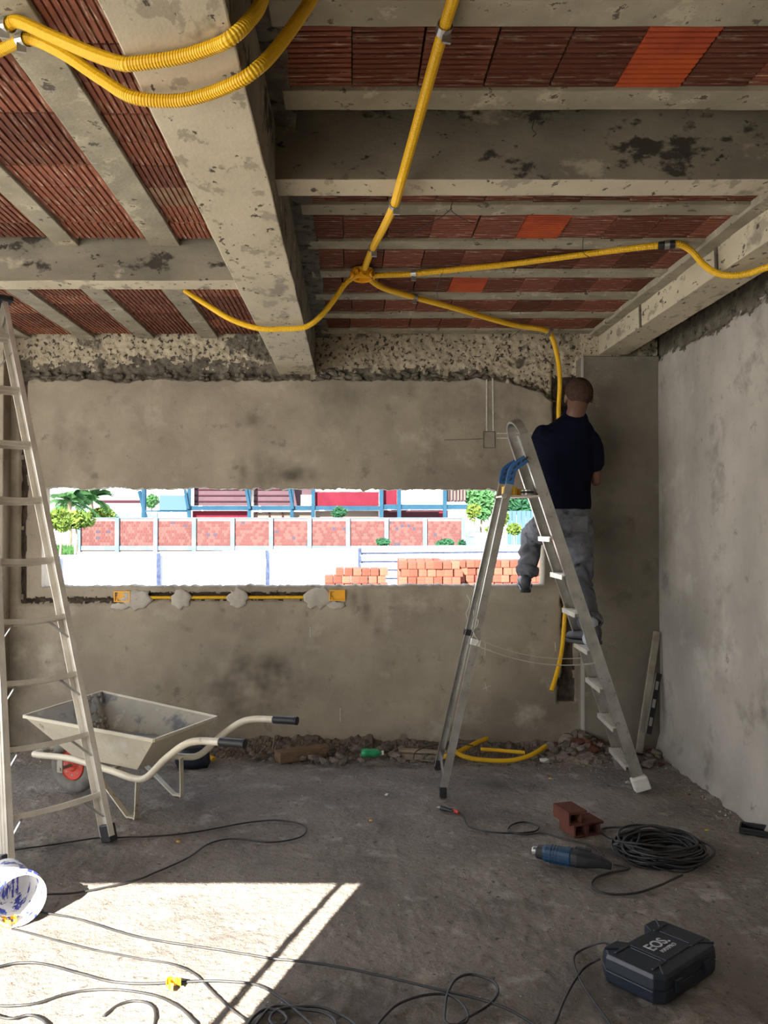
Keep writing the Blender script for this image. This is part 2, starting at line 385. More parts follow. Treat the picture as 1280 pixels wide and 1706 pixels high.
wb = g.build('wall_back', ['plaster', 'chase', 'rough', 'mortar'], smooth=True, origin=(0, WY, 0)); tag(wb, kind='structure')
at_ = wb.data.attributes.new('damp', 'FLOAT', 'POINT'); at_.data.foreach_set('value', DV)
# piers either side
def roughpier(name, x0, x1, y0, y1, z1, m):
    g = MB(); n = 30
    for a, b in zip(seg(x0, x1, 6), seg(x0, x1, 6)[1:]+[x1]): pass
    g.box((x0, y0, -.02), (x1, y1, z1)); o = g.build(name, m, bevel=.006); tag(o, kind='structure'); return o
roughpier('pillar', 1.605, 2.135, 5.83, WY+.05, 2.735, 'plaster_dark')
g = MB(); g.box((1.63, 5.86, 2.735), (2.135, 6.03, CZ+.03)); tag(g.build('pillar', 'rough'), kind='structure')
g = MB(); g.box((1.600, 5.826, .02), (1.609, 5.9, .9)); g.box((1.600, 5.826, 2.3), (1.609, 5.86, 2.74))
tag(g.build('trim_1', 'plaster_right'), 'pale plaster arris down the edge of the right pier', kind='structure')
roughpier('pillar', -2.95, -2.43, 5.845, WY+.05, CZ+.03, 'plaster')
# unseen left side left open to let in more skylight; lone column added
g = MB(); g.box((-6.2, WY-.15, -.45), (-5.9, WY+TH, 3.2)); tag(g.build('pillar', 'plaster'), kind='structure')
# ---- right wall height field
g = MB(); RX = 2.13; YA, YB = -.7, WY+.1
ys = seg(YA, 3.6, 40)+seg(3.6, YB, 150)+[YB]; zs = seg(-.02, 2.6, 118)+seg(2.6, CZ+.03, 34)+[CZ+.03]
for y in ys:
    for z in zs:
        rr = 2.70+.03*nz(y, 3, 0, 4)+.02*nz(y, 1, 0, 15)
        d = .006*nz(y, z, 2, 1.4)+.0012*nz(y, z, 0, 18)
        if z > rr: d += .02*min(1, (z-rr)/.03)+.012*nz(y, z, 7, 25)
        if z < .12: d -= (.12-z)*.35*(1+.6*nz(y, z, 3, 8))
        g.v.append(Vector((RX+d, y, z)))
nz_ = len(zs)
for i in range(len(ys)-1):
    for r in range(nz_-1):
        a = i*nz_+r; g.f.append([a, a+1, a+nz_+1, a+nz_]); g.mi.append(1 if zs[r] > 2.70+.035*nz(ys[i], 3, 0, 4)+.05*nz(ys[i], zs[r], 0, 12)+.05*nz(ys[i], zs[r], 5, 30) else 0)
g.box((RX+.06, YA, -.45), (RX+.2, WY+TH, 3.2))
tag(g.build('wall_right', ['plaster_right', 'mortar'], smooth=True, origin=(RX, 3, 0)), kind='structure')
# ---- rear wall behind the photographer with its wide opening (sun comes in here)
JX = -1.47; LZ = 2.70
g = MB(); g.box((JX, -.7, -.45), (2.33, -.5, 3.2)); g.box((-6.2, -.7, LZ), (JX, -.5, 3.2)); g.box((-6.2, -.7, -.45), (-6.0, -.5, LZ))
tag(g.build('wall_rear', 'plaster'), kind='structure')
g = MB(); g.box((JX-.155, -.55, 0), (JX-.128, -.53, LZ)); g.box((JX-.048, -.55, 0), (JX-.018, -.52, LZ))
for zz in (.4, 1.0, 1.22, 1.6, 2.1, 2.3): g.box((JX-.02, -.55, zz), (JX+.01, -.53, zz+.12))
tag(g.build('trim_2', 'zinc'), kind='structure')

# ---- ceiling: slab, then beams, ribs and hollow blocks
g = MB(); g.box((-6.2, -.7, CZ+.09), (2.33, 6.2, CZ+.3)); g.box((-6.2, -.7, CZ-.01), (2.33, 1.55, CZ+.09)); g.box((-6.2, 1.55, CZ-.01), (-2.75, 6.2, CZ+.09))
ceil = g.build('ceiling', 'slab', origin=(0, 3, CZ)); tag(ceil, kind='structure')
def cpart(name, lo, hi, m, label=None, wob=0):
    g = MB()
    # subdivided box with gently uneven edges
    L = [hi[i]-lo[i] for i in range(3)]; ax = 0 if L[0] > L[1] else 1; n = max(2, int(L[ax]/.05)); rings = []
    for i in range(n+1):
        t = lo[ax]+L[ax]*i/n; o = 1-ax; ring = []
        for (a, b) in ((0, 0), (1, 0), (1, 1), (0, 1)):
            p = [0, 0, 0]; p[ax] = t; p[o] = (lo[o], hi[o])[a]+wob*noise.noise(Vector((t*7, a*5+lo[o], b*3))); p[2] = (lo[2], hi[2])[b]+(wob*noise.noise(Vector((t*6, a*9, lo[o]))) if b == 0 else 0)
            ring.append(p)
        rings.append(ring)
    g.ring_loft(rings)
    o = g.build(name, m, ceil, bevel=.004); 
    if label: o['label'] = label
    return o
BZ = EYE+1.0575; CB = EYE+1.15
def beam(lo, hi, label, wob=.003):
    ax = 0 if hi[0]-lo[0] > hi[1]-lo[1] else 1
    g = MB(); L = hi[ax]-lo[ax]; n = int(L/.04); rings = []; o = 1-ax
    for i in range(n+1):
        t = lo[ax]+L*i/n; ring = []
        for (a, b) in ((0, 0), (1, 0), (1, 1), (0, 1)):
            p = [0, 0, 0]; p[ax] = t; p[o] = (lo[o], hi[o])[a]+wob*noise.noise(Vector((t*5, a*5+lo[o], b*3))); p[2] = (lo[2], hi[2])[b]+(wob*noise.noise(Vector((t*4, a*9, lo[o]))) if b == 0 else 0)
            ring.append(p)
        rings.append(ring)
    g.ring_loft(rings)
    # side faces take a darker tone, underside a pale one
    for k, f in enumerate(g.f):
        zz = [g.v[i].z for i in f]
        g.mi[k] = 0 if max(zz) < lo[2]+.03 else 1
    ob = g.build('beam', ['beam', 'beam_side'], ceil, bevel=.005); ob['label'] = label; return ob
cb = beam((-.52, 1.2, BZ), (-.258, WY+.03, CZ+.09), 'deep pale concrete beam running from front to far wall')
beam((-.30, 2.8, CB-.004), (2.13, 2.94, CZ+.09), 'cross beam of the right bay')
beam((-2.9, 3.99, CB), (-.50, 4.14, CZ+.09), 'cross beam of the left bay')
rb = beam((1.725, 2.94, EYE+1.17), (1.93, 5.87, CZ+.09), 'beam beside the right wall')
for f in rb.data.polygons: f.material_index = 0
# formwork joints on the beams
for yy, bot in ((5.0, EYE+1.166), (3.95, EYE+1.166)):
    g = MB(); g.sweep([(1.722, yy+.012, CZ+.02), (1.722, yy, bot), (1.722, yy, bot-.001)], (0, 1, 0), .022, .012); g.build('formwork_fin', 'mortar', ceil)
cpart('infill_strip', (-.27, 1.55, CZ-.006), (-.185, 2.8, CZ+.09), 'mortar', wob=.012)
cpart('infill_strip', (-.27, 2.94, CZ-.012), (-.165, WY+.02, CZ+.09), 'mortar', wob=.012)
cpart('infill_strip', (1.655, 2.94, CZ-.03), (1.73, 5.9, CZ+.09), 'rib', wob=.006)
cpart('infill_strip', (1.93, 2.94, CZ-.01), (2.2, 5.9, CZ+.09), 'mortar', wob=.006)
ribs_y = [1.70, 2.16, 2.61, 3.07, 3.53, 3.98, 4.45, 4.90, 5.35, 5.80]
for y in ribs_y: cpart('rib', (-.215, y-.058, CZ-.014), (1.70 if y > 2.9 else 2.15, y+.058, CZ+.09), 'rib', wob=.003)
ribs_lf = [-.89, -1.355, -1.81, -2.26]
for x in ribs_lf: cpart('rib', (x-(.07 if x > -1 else .053), 1.5, CZ-.014), (x+(.07 if x > -1 else .053), 3.99, CZ+.09), 'rib', wob=.003)
ribs_lb = [-1.02, -1.475, -1.905, -2.36]
for x in ribs_lb: cpart('rib', (x-.062, 4.14, CZ-.014), (x+.062, WY+.03, CZ+.09), 'rib', wob=.003)
# one fluted hollow block, flutes along local x; span across ribs is local y
def block_mesh(name, face, span=.345, ln=.194, nf=13):
    prof = []
    for k in range(nf):
        a = -span/2+span*k/nf; wd = span/nf
        prof += [(a, 0), (a+wd*.66, 0), (a+wd*.70, .007), (a+wd*.96, .007)]
    prof.append((span/2, 0)); n = len(prof)
    v = [(-ln/2, y, z) for y, z in prof]+[(ln/2, y, z) for y, z in prof]+[(-ln/2, -span/2, .075), (-ln/2, span/2, .075), (ln/2, -span/2, .075), (ln/2, span/2, .075)]
    f = [[i, i+1, n+i+1, n+i][::-1] for i in range(n-1)]
    f += [[2*n, 2*n+1]+list(range(n-1, -1, -1)), [2*n+2]+list(range(n, 2*n))+[2*n+3], [0, n, 2*n+2, 2*n], [n-1, 2*n+1, 2*n+3, 2*n-1], [2*n, 2*n+2, 2*n+3, 2*n+1]]
    me = bpy.data.meshes.new(name); me.from_pydata(v, [], f); me.materials.append(M[face]); me.update(); return me
bm_x = block_mesh('hollow_block', 'block_flute'); bm_y = block_mesh('hollow_block_turned', 'block_flute_y')
bm_old = block_mesh('hollow_block_limed', 'block_old'); bm_hot = block_mesh('hollow_block_orange', 'block_hot')
# rotated variant baked so that the shared texture stays along the flutes
def rot90(me):
    me.transform(Matrix.Rotation(math.pi/2, 4, 'Z')); return me
rot90(bm_y); bm_old_y = bm_old.copy(); rot90(bm_old_y)
def put_block(me, x, y, sx=1, sy=1):
    o = bpy.data.objects.new('hollow_block', me); o.parent = ceil
    o.location = Vector((x+R.uniform(-.002, .002), y+R.uniform(-.003, .003), CZ+R.uniform(-.003, .004)))-ceil.location
    o.rotation_euler = (R.uniform(-.012, .012), R.uniform(-.012, .012), R.uniform(-.006, .006)); o.scale = (sx, sy, 1); COL.objects.link(o)
hot = [P(1075, 88, 2.385), P(905, 372, 3.75), P(800, 480, 4.68)]
for a, b in zip(ribs_y, ribs_y[1:]):
    yc = (a+b)/2; sy = (b-a-.112)/.345*1.02
    off = R.uniform(-.03, .03); x = -.13+off
    while x-.1 < (1.68 if yc > 2.9 else 2.1):
        if not (2.79 < yc < 2.88):
            ln = 1.0; me = bm_x
            if any(abs(h.x-x) < .1 and abs(h.y-yc) < .2 for h in hot): me = bm_hot
            put_block(me, x, yc, ln, sy)
        x += .2
for a, b in ((-.50, ribs_lf[0]), (ribs_lf[0], ribs_lf[1]), (ribs_lf[1], ribs_lf[2]), (ribs_lf[2], ribs_lf[3]), (ribs_lf[3], -2.76)):
    xc = (a+b)/2; sx = (abs(a-b)-.10)/.345
    y = 1.62
    while y < 3.98:
        old = abs(xc+.68) < .1 and 3.4 < y < 3.62
        put_block(bm_old_y if old else bm_y, xc, y, sx, 1); y += .2
for a, b in ((-.54, ribs_lb[0]), (ribs_lb[0], ribs_lb[1]), (ribs_lb[1], ribs_lb[2]), (ribs_lb[2], ribs_lb[3]), (ribs_lb[3], -2.8)):
    xc = (a+b)/2; sx = (abs(a-b)-.11)/.345
    y = 4.23
    while y < 5.95:
        put_block(bm_y, xc, y, sx, 1); y += .2
# mortar snots hanging at the ragged plaster line of the far wall
g = MB()
for k in range(110):
    x = R.uniform(-2.4, 1.45)
    if -.55 < x < -.22: continue
    z = zr(x)+R.uniform(-.012, .06); r = R.uniform(.01, .028)
    g.sphere((x, WY+.012+R.uniform(0, .012), z), (r*R.uniform(1, 2.4), .014, r*R.uniform(.5, 1.1)), 7, 4, Matrix.Rotation(R.uniform(-.6, .6), 3, 'Y'))
    b = len(g.v)-7*5
    for q in range(b, len(g.v)): g.v[q] += Vector((nz(*g.v[q], 60)*.006, nz(g.v[q].z, g.v[q].x, 1, 60)*.004, nz(g.v[q].x, 2, g.v[q].z, 50)*.008))
o = g.build('mortar_splashes', 'mortar', wb, smooth=True); o['kind'] = 'stuff'; o['label'] = 'rough mortar lumps along the top of the plaster'
# chalk marks on the plaster
def wallbar(mb, a, b, wpx=3, off=.003):
    A = P(a[0], a[1], WY-off); B = P(b[0], b[1], WY-off); mb.sweep([A, B], (0, 1, 0), .003, wpx/234)
g = MB(); wallbar(g, (811, 632), (811, 718), 2.2); wallbar(g, (821, 630), (822, 718), 2.2); wallbar(g, (828, 722), (886, 722), 1.6); wallbar(g, (828, 730), (886, 730), 1.6)
wallbar(g, (809, 1070), (808, 1092), 1.2); wallbar(g, (802, 1080), (818, 1083), 1); wallbar(g, (808, 1137), (812, 1152), 1); wallbar(g, (804, 1148), (818, 1142), 1); wallbar(g, (925, 1070), (926, 1085), 1.5)
wallbar(g, (567, 1180), (567, 1202), 1.4); wallbar(g, (517, 1045), (517, 1062), 1)
g.build('chalk_mark', 'chalk', wb)['label'] = 'white chalk setting-out lines'
g = MB(); wallbar(g, (740, 733), (806, 731), 1); wallbar(g, (806, 719), (806, 746), 1); wallbar(g, (825, 719), (825, 746), 1); wallbar(g, (806, 719), (825, 719), 1); wallbar(g, (806, 746), (825, 746), 1)
g.build('pencil_mark', 'pencil', wb)
# ================================================================== YELLOW CONDUIT
def corrugated(mb, pts, r=.0165, pitch=.0074, n=10):
    path = resample(smoothpath(pts, 16), pitch/4)
    mb.tube(path, [r if i % 4 < 2 else r*.89 for i in range(len(path))], n)
    return path
def strap(mb, c, d, r=.021, w=.028):
    c = Vector(c); d = Vector(d).normalized()
    mb.lathe([(r-.002, -w/2), (r, -w/2), (r, w/2), (r-.002, w/2)], c, d, 14, cap=False)
    e = d.cross(Vector((0, 0, 1))).normalized()
    mb.box((-.012, -.004, -.012), (.012, .004, .012), Matrix.Translation(c+e*.006-Vector((0, 0, r+.005))) @ Matrix.Rotation(.3, 4, 'Z'))
def conduit(label, pts, clamps, r=.0165, group=None, n=10):
    base = Vector(pts[len(pts)//2]); t = thing('conduit', base, label, 'conduit', group)
    g = MB(); path = corrugated(g, pts, r, n=n); g.build('corrugated_tube', 'yellow', t)
    for c in clamps:
        i = min(range(len(path)), key=lambda k: (path[k]-Vector(c)).length)
        g = MB(); strap(g, path[i], path[min(i+1, len(path)-1)]-path[i-1]); g.build('clamp', 'zinc', t, smooth=False)
    return t
CP = [(5, 42, 2.19), (30, 36, 2.16), (90, 62, 2.08), (150, 88, 1.975), (200, 105, 1.90), (225, 106, 1.885), (300, 95, 1.862), (355, 78, 1.82), (384, 64, 1.785), (412, 38, 1.80), (432, 10, 1.86), (448, -40, 1.97)]
conduit('upper yellow corrugated conduit slung under the deep beam at top left', [P(-60, 30, 2.3)]+[P(*c) for c in CP], [P(10, 42, 2.18)])
CP = [(-50, 105, 2.36), (0, 84, 2.32), (38, 66, 2.26), (62, 68, 2.24), (110, 92, 2.17), (170, 132, 2.10), (222, 162, 2.045), (290, 168, 2.035), (345, 157, 2.005), (400, 134, 1.945), (430, 113, 1.93), (455, 88, 1.97), (490, 42, 2.03), (520, -4, 2.08), (535, -40, 2.1)]
conduit('lower yellow corrugated conduit slung under the deep beam at top left', [P(*c) for c in CP], [P(40, 67, 2.26)])
BOX = P(604, 459, 4.36)
CP = [(768, -45, 1.98), (755, 0, 2.08), (740, 48, 2.17), (722, 110, 2.30), (700, 190, 2.48), (680, 262, 2.65), (668, 305, 2.76), (657, 342, 2.98), (640, 378, 3.35), (622, 412, 3.78), (608, 446, 4.28)]
conduit('yellow conduit dropping from the top edge under the cross beam to the round box', [P(*c) for c in CP], [P(740, 46, 2.17), P(657, 338, 2.96), P(620, 413, 3.80)])
CP = [(592, 460, 4.38), (575, 473, 4.41), (555, 502, 4.44), (533, 528, 4.44), (508, 545, 4.44), (470, 548, 4.45), (430, 547, 4.46), (385, 532, 4.52), (345, 508, 4.62), (308, 484, 4.70)]
conduit('yellow conduit from the round box passing under the deep beam to the left bay', [P(*c) for c in CP], [], r=.0155)
CP = [(616, 459, 4.36), (650, 458, 4.355), (690, 456, 4.33), (770, 448, 4.27), (850, 440, 4.22), (980, 423, 4.08), (1060, 413, 3.98), (1110, 408, 3.93), (1132, 407, 3.92), (1152, 418, 3.95), (1170, 438, 3.93), (1190, 453, 3.89), (1215, 459, 3.85), (1245, 456, 3.81), (1283, 444, 3.73), (1330, 430, 3.65)]
cr_ = conduit('yellow conduit from the round box across the right bay with a black coupling', [P(*c) for c in CP], [P(690, 456, 4.33)], r=.0155)
A, B = P(1097, 409, 3.94), P(1125, 407, 3.92); g = MB(); g.tube([A, B], .0205, 12); g.build('coupling', 'black', cr_); g = MB(); g.tube([A.lerp(B, .38), A.lerp(B, .68)], .0212, 12); g.build('coupling_band', 'zinc', cr_)
CP = [(616, 465, 4.42), (640, 480, 4.62), (690, 495, 4.80), (760, 514, 5.06), (850, 540, 5.45), (908, 550, 5.60), (920, 562, 5.68), (930, 600, 5.85), (933, 640, 5.92), (931, 690, 5.94), (934, 760, 5.955), (942, 860, 5.955), (944, 950, 5.95), (941, 1030, 5.93), (936, 1085, 5.9), (928, 1122, 5.86), (919, 1151, 5.82)]
conduit('long yellow conduit crossing the ceiling and hanging down the chase behind the man', [P(*c) for c in CP], [P(690, 495, 4.8), P(913, 552, 5.62)], r=.0165)
# round junction box
t = thing('junction_box', BOX, 'round orange plastic ceiling box where four yellow conduits meet', 'junction box')
g = MB(); g.lathe([(.052, .035), (.055, .03), (.055, -.02), (.048, -.026), (.048, -.02), (.040, -.02), (.040, .028), (.001, .028)], BOX, (0, 0, 1), 16); g.build('box_shell', 'yellow_dark', t)
for k in range(8):
    a = k*math.pi/4+.2; c = BOX+Vector((math.cos(a)*.058, math.sin(a)*.058, 0)); g = MB(); g.lathe([(.014, -.006), (.018, -.006), (.018, .006), (.014, .006)], c, (math.cos(a), math.sin(a), 0), 10, cap=False); g.build('knockout_collar', 'yellow_dark', t)
# conduit in the wall chase with two switch boxes and mortar dabs
cw = thing('conduit', P(380, 995, WY), 'yellow conduit laid in the wall chase below the window', 'conduit')
g = MB(); corrugated(g, [P(x, 996-.002*x, WY+.008) for x in (206, 300, 400, 480, 555)], .013); g.build('corrugated_tube', 'yellow', cw, smooth=True)
def dab(cx, cy, rx, ry):
    g = MB(); rings = []; c = P(cx, cy, WY); n = 22
    for k, (s_, d) in enumerate(((1, .004), (.97, -.006), (.8, -.011), (.45, -.012), (.02, -.013))):
        rings.append([c+Vector((math.cos(2*math.pi*j/n)*rx/234*s_*(1+.45*nz(j*.9, cx*.13, 2, 1)), d+.002*nz(j, k, cx, 1.3), math.sin(2*math.pi*j/n)*ry/234*s_*(1+.5*nz(j*1.1, cx*.17, 3, 1)))) for j in range(n)])
    g.ring_loft(rings); o = g.build('mortar_dab', 'dab', cw, smooth=True)
for a in ((228, 999, 26, 17), (304, 998, 17, 16), (396, 996, 18, 16), (530, 996, 24, 18), (560, 1008, 16, 7), (200, 1010, 16, 6)): dab(*a)
def swbox(cx, cy, label):
    c = P(cx, cy, WY-.014); t = thing('switch_box', c, label, 'switch box')
    g = MB(); wq, hq = .057, .038
    g.box(c+Vector((-wq, 0, -hq)), c+Vector((-wq+.008, .045, hq))); g.box(c+Vector((wq-.008, 0, -hq)), c+Vector((wq, .045, hq)))
    g.box(c+Vector((-wq+.008, 0, hq-.008)), c+Vector((wq-.008, .045, hq))); g.box(c+Vector((-wq+.008, 0, -hq)), c+Vector((wq-.008, .045, -hq+.008)))
    g.build('box_rim', 'yellow_dark', t)
    g = MB(); g.box(c+Vector((-wq+.008, .016, -hq+.008)), c+Vector((wq-.008, .026, hq-.008))); g.build('box_back', 'yellow_dark', t)
    for s in (-1, 1):
        g = MB(); g.box(c+Vector((s*.035-.005, .002, -hq+.008)), c+Vector((s*.035+.005, .03, -hq+.018))); g.build('screw_lug', 'yellow_dark', t)
swbox(203, 994, 'orange switch box set in the wall at the left end of the chase')
swbox(562, 992, 'orange switch box set in the wall at the right end of the chase')

# ================================================================== STEPLADDER (right)
LT = thing('stepladder', (1.1, 5.18, 0), 'aluminium stepladder standing open under the man, seen side-on', 'ladder')
nf, ff = PZ(1068, 1308, .03), PZ(1036, 1272, .03)
nt_, ft = P(873, 722, 4.99), P(854, 728, 5.22)
def lrail(a, b, t): return a.lerp(b, t)
yd = Vector((0, 1, 0))
g = MB()
arch = []
for k in range(9):
    q = math.pi*k/8; mid = (nt_+ft)/2; arch.append(mid + (nt_-mid)*math.cos(q) + Vector((-.03, 0, .085))*math.sin(q))
d1 = (nt_-nf).normalized(); wdir = d1.cross(yd)
def channel(name, a, b, wd, w, d, m='alu', parent=LT, tk=.004, side=1):
    """C-profile rail: web w wide along wd, flanges d deep"""
    T = (b-a).normalized(); W = (Vector(wd)-T*T.dot(Vector(wd))).normalized(); N = T.cross(W)*side
    g = MB(); g.sweep([a, b], W, w, tk)
    for s in (-1, 1): g.sweep([a+W*s*(w/2-tk/2)+N*d/2, b+W*s*(w/2-tk/2)+N*d/2], W, tk, d)
    return g.build(name, m, parent)
channel('rail', nf, nt_, wdir, .066, .028, side=-1); channel('rail', ff, ft, wdir, .062, .028, side=1)
g = MB(); g.sweep(arch, (1, 0, .4), .05, .014); g.build('top_hoop', 'alu', LT)
for a in (nf, ff):
    g = MB(); q = Vector((0, 0, 1))
    g.box((-.045, -.03, -.03), (.045, .03, .05), Matrix.Translation(a) @ Matrix.Rotation(-.3, 4, 'Y'))
    for k in range(len(g.v)): g.v[k] += Vector((R.uniform(-.006, .006), R.uniform(-.006, .006), R.uniform(-.003, .006)))
    g.build('rubber_foot', 'white' if a is nf else 'alu', LT, bevel=.008)['label'] = 'foot cap crusted with white plaster' if a is nf else 'foot cap'
hz = EYE+(870-705)/270
for k, z in enumerate((.135, .36, .59, .815, 1.035, 1.26, 1.485)):
    tn = (z-nf.z)/(nt_.z-nf.z); tf = (z-ff.z)/(ft.z-ff.z); a = nf.lerp(nt_, tn)+Vector((0, .014, 0)); b = ff.lerp(ft, tf)-Vector((0, .014, 0))
    g = MB(); g.sweep([a+Vector((-.01, 0, 0)), b+Vector((-.01, 0, 0))], (1, 0, -.03), .085, .006); g.sweep([a+Vector((-.05, 0, -.012)), b+Vector((-.05, 0, -.012))], (0, 0, 1), .024, .005); g.sweep([a+Vector((.03, 0, -.012)), b+Vector((.03, 0, -.012))], (0, 0, 1), .024, .005)
    for s in range(5): g.sweep([a+Vector((-.042+s*.016, 0, .004)), b+Vector((-.042+s*.016, 0, .004))], (1, 0, 0), .005, .003)
    g.build('step', 'alu_pale', LT)
# prop legs
nlf, flf = PZ(738, 1322, .02), PZ(729, 1276, .02)
nlt, flt = P(849, 806, 4.99), P(837, 806, 5.24)
g = MB()
for nm, a, b in (('prop_leg', nlf, nlt), ('prop_leg', flf, flt)):
    channel(nm, a, b, (b-a).normalized().cross(yd), .043, .022, side=-1 if a is nlf else 1)
    g = MB(); g.box((-.02, -.018, -.02), (.02, .018, .035), Matrix.Translation(a)); g.build('leg_tip', 'black', LT, bevel=.004)
    m_ = a.lerp(b, .48); g = MB(); g.sweep([m_-(b-a).normalized()*.018, m_+(b-a).normalized()*.018], (b-a).normalized().cross(yd), .054, .034); g.build('leg_joint', 'black' if a is flf else 'white', LT)
for a, e in ((nlt, P(877, 764, 4.965)), (flt, P(862, 770, 5.26))):
    mid = a.lerp(e, .5)+Vector((-.022, 0, .022)); g = MB(); g.sweep(smoothpath([a, a.lerp(mid, .5)+Vector((-.004, 0, .004)), mid, e], 4), (1, 0, -.8), .048, .03)
    o = g.build('hinge_arm', 'blue_plastic', LT, bevel=.004)
    for q in range(6):
        c = smoothpath([a, mid, e], 6)[2+q*2]; g = MB(); g.box((-.012, -.019, -.004), (.012, .019, .004), Matrix.Translation(c) @ Matrix.Rotation(-.9, 4, 'Y')); g.build('grip_ridge', 'black', o)
channel('cross_stay', P(735, 1318, 4.87).lerp(nlf, 0)+Vector((.01, 0, .1)), flf+Vector((.01, 0, .1)), (0, 0, 1), .025, .008)
# tray shelf
g = MB(); pa, pb = P(838, 827, 5.2), P(898, 829, 5.0); sx0, sx1 = .895, 1.125; sz = EYE+(870-826)/272
g.box((sx0, 4.99, sz-.012), (sx1, 5.235, sz)); g.build('shelf', 'alu_pale', LT, bevel=.003)
for y in (4.975, 5.25):
    g = MB(); g.lathe([(.001, -.006), (.016, -.006), (.018, 0), (.016, .006), (.001, .006)], (sx0+.008, y, sz-.006), (0, 1, 0), 12); g.build('pivot_bolt', 'rust', LT)
# things on the shelf
def tape(c, r, ri, h, m, label, axis=(0, 0, 1), name='tape_roll'):
    t = thing(name, c, label, 'tape'); g = MB(); g.lathe([(ri, 0), (r, 0), (r, h), (ri, h), (ri, 0)], c, axis, 20, cap=False); g.build('tape_wound', m, t, smooth=False)
    g = MB(); g.lathe([(ri-.004, 0), (ri-.0005, 0), (ri-.0005, h), (ri-.004, h), (ri-.004, 0)], c, axis, 20, cap=False); g.build('core', 'wood_pale', t); return t
tape(Vector((.945, 5.05, sz+.001)), .045, .028, .05, 'yellow', 'yellow tape roll on the stepladder shelf beside the blue hinge')
tape(Vector((1.0, 5.17, sz+.001)), .04, .026, .042, 'yellow_dark', 'amber tape roll behind the yellow one on the stepladder shelf')
t = thing('measuring_tape', (1.06, 5.08, sz), 'chrome and black measuring tape on the stepladder shelf', 'measuring tape')
g = MB(); g.lathe([(.001, 0), (.034, 0), (.036, .004), (.036, .034), (.034, .038), (.001, .038)], (1.06, 5.08, sz), (0, 0, 1), 20); g.build('tape_case', 'zinc', t, smooth=False)
g = MB(); g.lathe([(.037, .012), (.0385, .013), (.0385, .025), (.037, .026)], (1.06, 5.08, sz), (0, 0, 1), 20, cap=False); g.build('grip_band', 'black', t)
g = MB(); g.box((1.094, 5.07, sz+.004), (1.104, 5.09, sz+.014)); g.build('hook', 'zinc', t)
# twine
def sag(a, b, s, n=18): return [a.lerp(b, i/n)-Vector((0, 0, s*4*(i/n)*(1-i/n))) for i in range(n+1)]
t = thing('twine', P(870, 1105, 5.1), 'two slack lengths of twine tied between the stepladder halves', 'twine')
pl = [nlf.lerp(nlt, .48), flf.lerp(flt, .48)]; pr = [nf.lerp(nt_, .345), ff.lerp(ft, .33)]
for k in (0, 1):
    g = MB(); g.tube(sag(pl[k]+Vector((.015, -.01, -.02)), pr[k]+Vector((-.03, 0, 0)), .05), .0028, 5); g.build('string', 'twine', t)
g = MB(); g.tube([pl[0]+Vector((.02*math.sin(i*1.7), -.02, -.02+i*.03)) for i in range(8)], .003, 5); g.build('knot', 'twine', t)
g = MB(); g.tube([pl[1]+Vector((.015*math.sin(i*1.7), -.0, .0+i*.04)) for i in range(7)], .003, 5); g.build('knot', 'twine', t)

# ================================================================== LADDER (left)
F1 = PZ(183, 1402, 0); F0 = PZ(8, 1456, 0); T1 = P(6, 505, 4.67)
u = (F1-F0).normalized(); T0 = T1-u*.13
LL = thing('ladder', (F0+F1)/2, 'tall aluminium ladder standing at the left edge of the room', 'ladder')
lean = (T1-F1).normalized(); nrm = u.cross(lean).normalized()
def big_rail(a, b, side, parent=LL):
    a = a+Vector((0, 0, .03)); T = (b-a).normalized(); W = (nrm-T*T.dot(nrm)).normalized(); N = T.cross(W)
    if N.dot(u)*side < 0: N = -N
    g = MB(); g.sweep([a, b], W, .09, .004)
    for s in (-1, 1): g.sweep([a+W*s*.043-N*.014, b+W*s*.043-N*.014], W, .004, .028)
    for s in (-.35, .35): g.sweep([a+W*s*.05+N*.003, b+W*s*.05+N*.003], W, .006, .004)
    g.build('rail', 'alu_pale', parent)
big_rail(F1, T1, 1); big_rail(F0, T0, -1)
for a in (F1, F0):
    g = MB(); T = lean; g.sweep([a+Vector((0, 0, .0)), a+lean*.085], nrm, .09, .045); g.build('rubber_foot', 'black', LL, bevel=.006)
hs = [1320, 1218, 1120, 1023, 928, 830, 740, 650, 562]
L1 = (T1-F1).length
for k, yy in enumerate(hs):
    # height on the right rail where the rung is seen
    best = min((abs((853-FPX*((lambda q: ((q.z-EYE)*cp - q.y*sp)/(q.y*cp+(q.z-EYE)*sp))(F1.lerp(T1, t/400)))) - yy), t/400) for t in range(401))[1]
    a = F0.lerp(T0, best); b = F1.lerp(T1, best); low = k <= 3
    n = 10; pth = [a.lerp(b, i/n)-Vector((0, 0, .012*4*(i/n)*(1-i/n)*(1 if k < 6 else .3))) for i in range(n+1)]
    g = MB(); g.sweep(pth, nrm, .052, .006); g.sweep([p-Vector((0, 0, .012))-nrm*.024 for p in pth], nrm, .005, .022); g.sweep([p-Vector((0, 0, .012))+nrm*.024 for p in pth], nrm, .005, .022)
    g.build('rung', 'alu_pale', LL)
    if low:
        for (e, s) in ((a, 1), (b, -1)):
            g = MB(); g.sweep([e+u*s*.10-Vector((0, 0, .02)), e-lean*.12+u*s*.005], nrm, .022, .004); g.build('rung_brace', 'alu', LL)
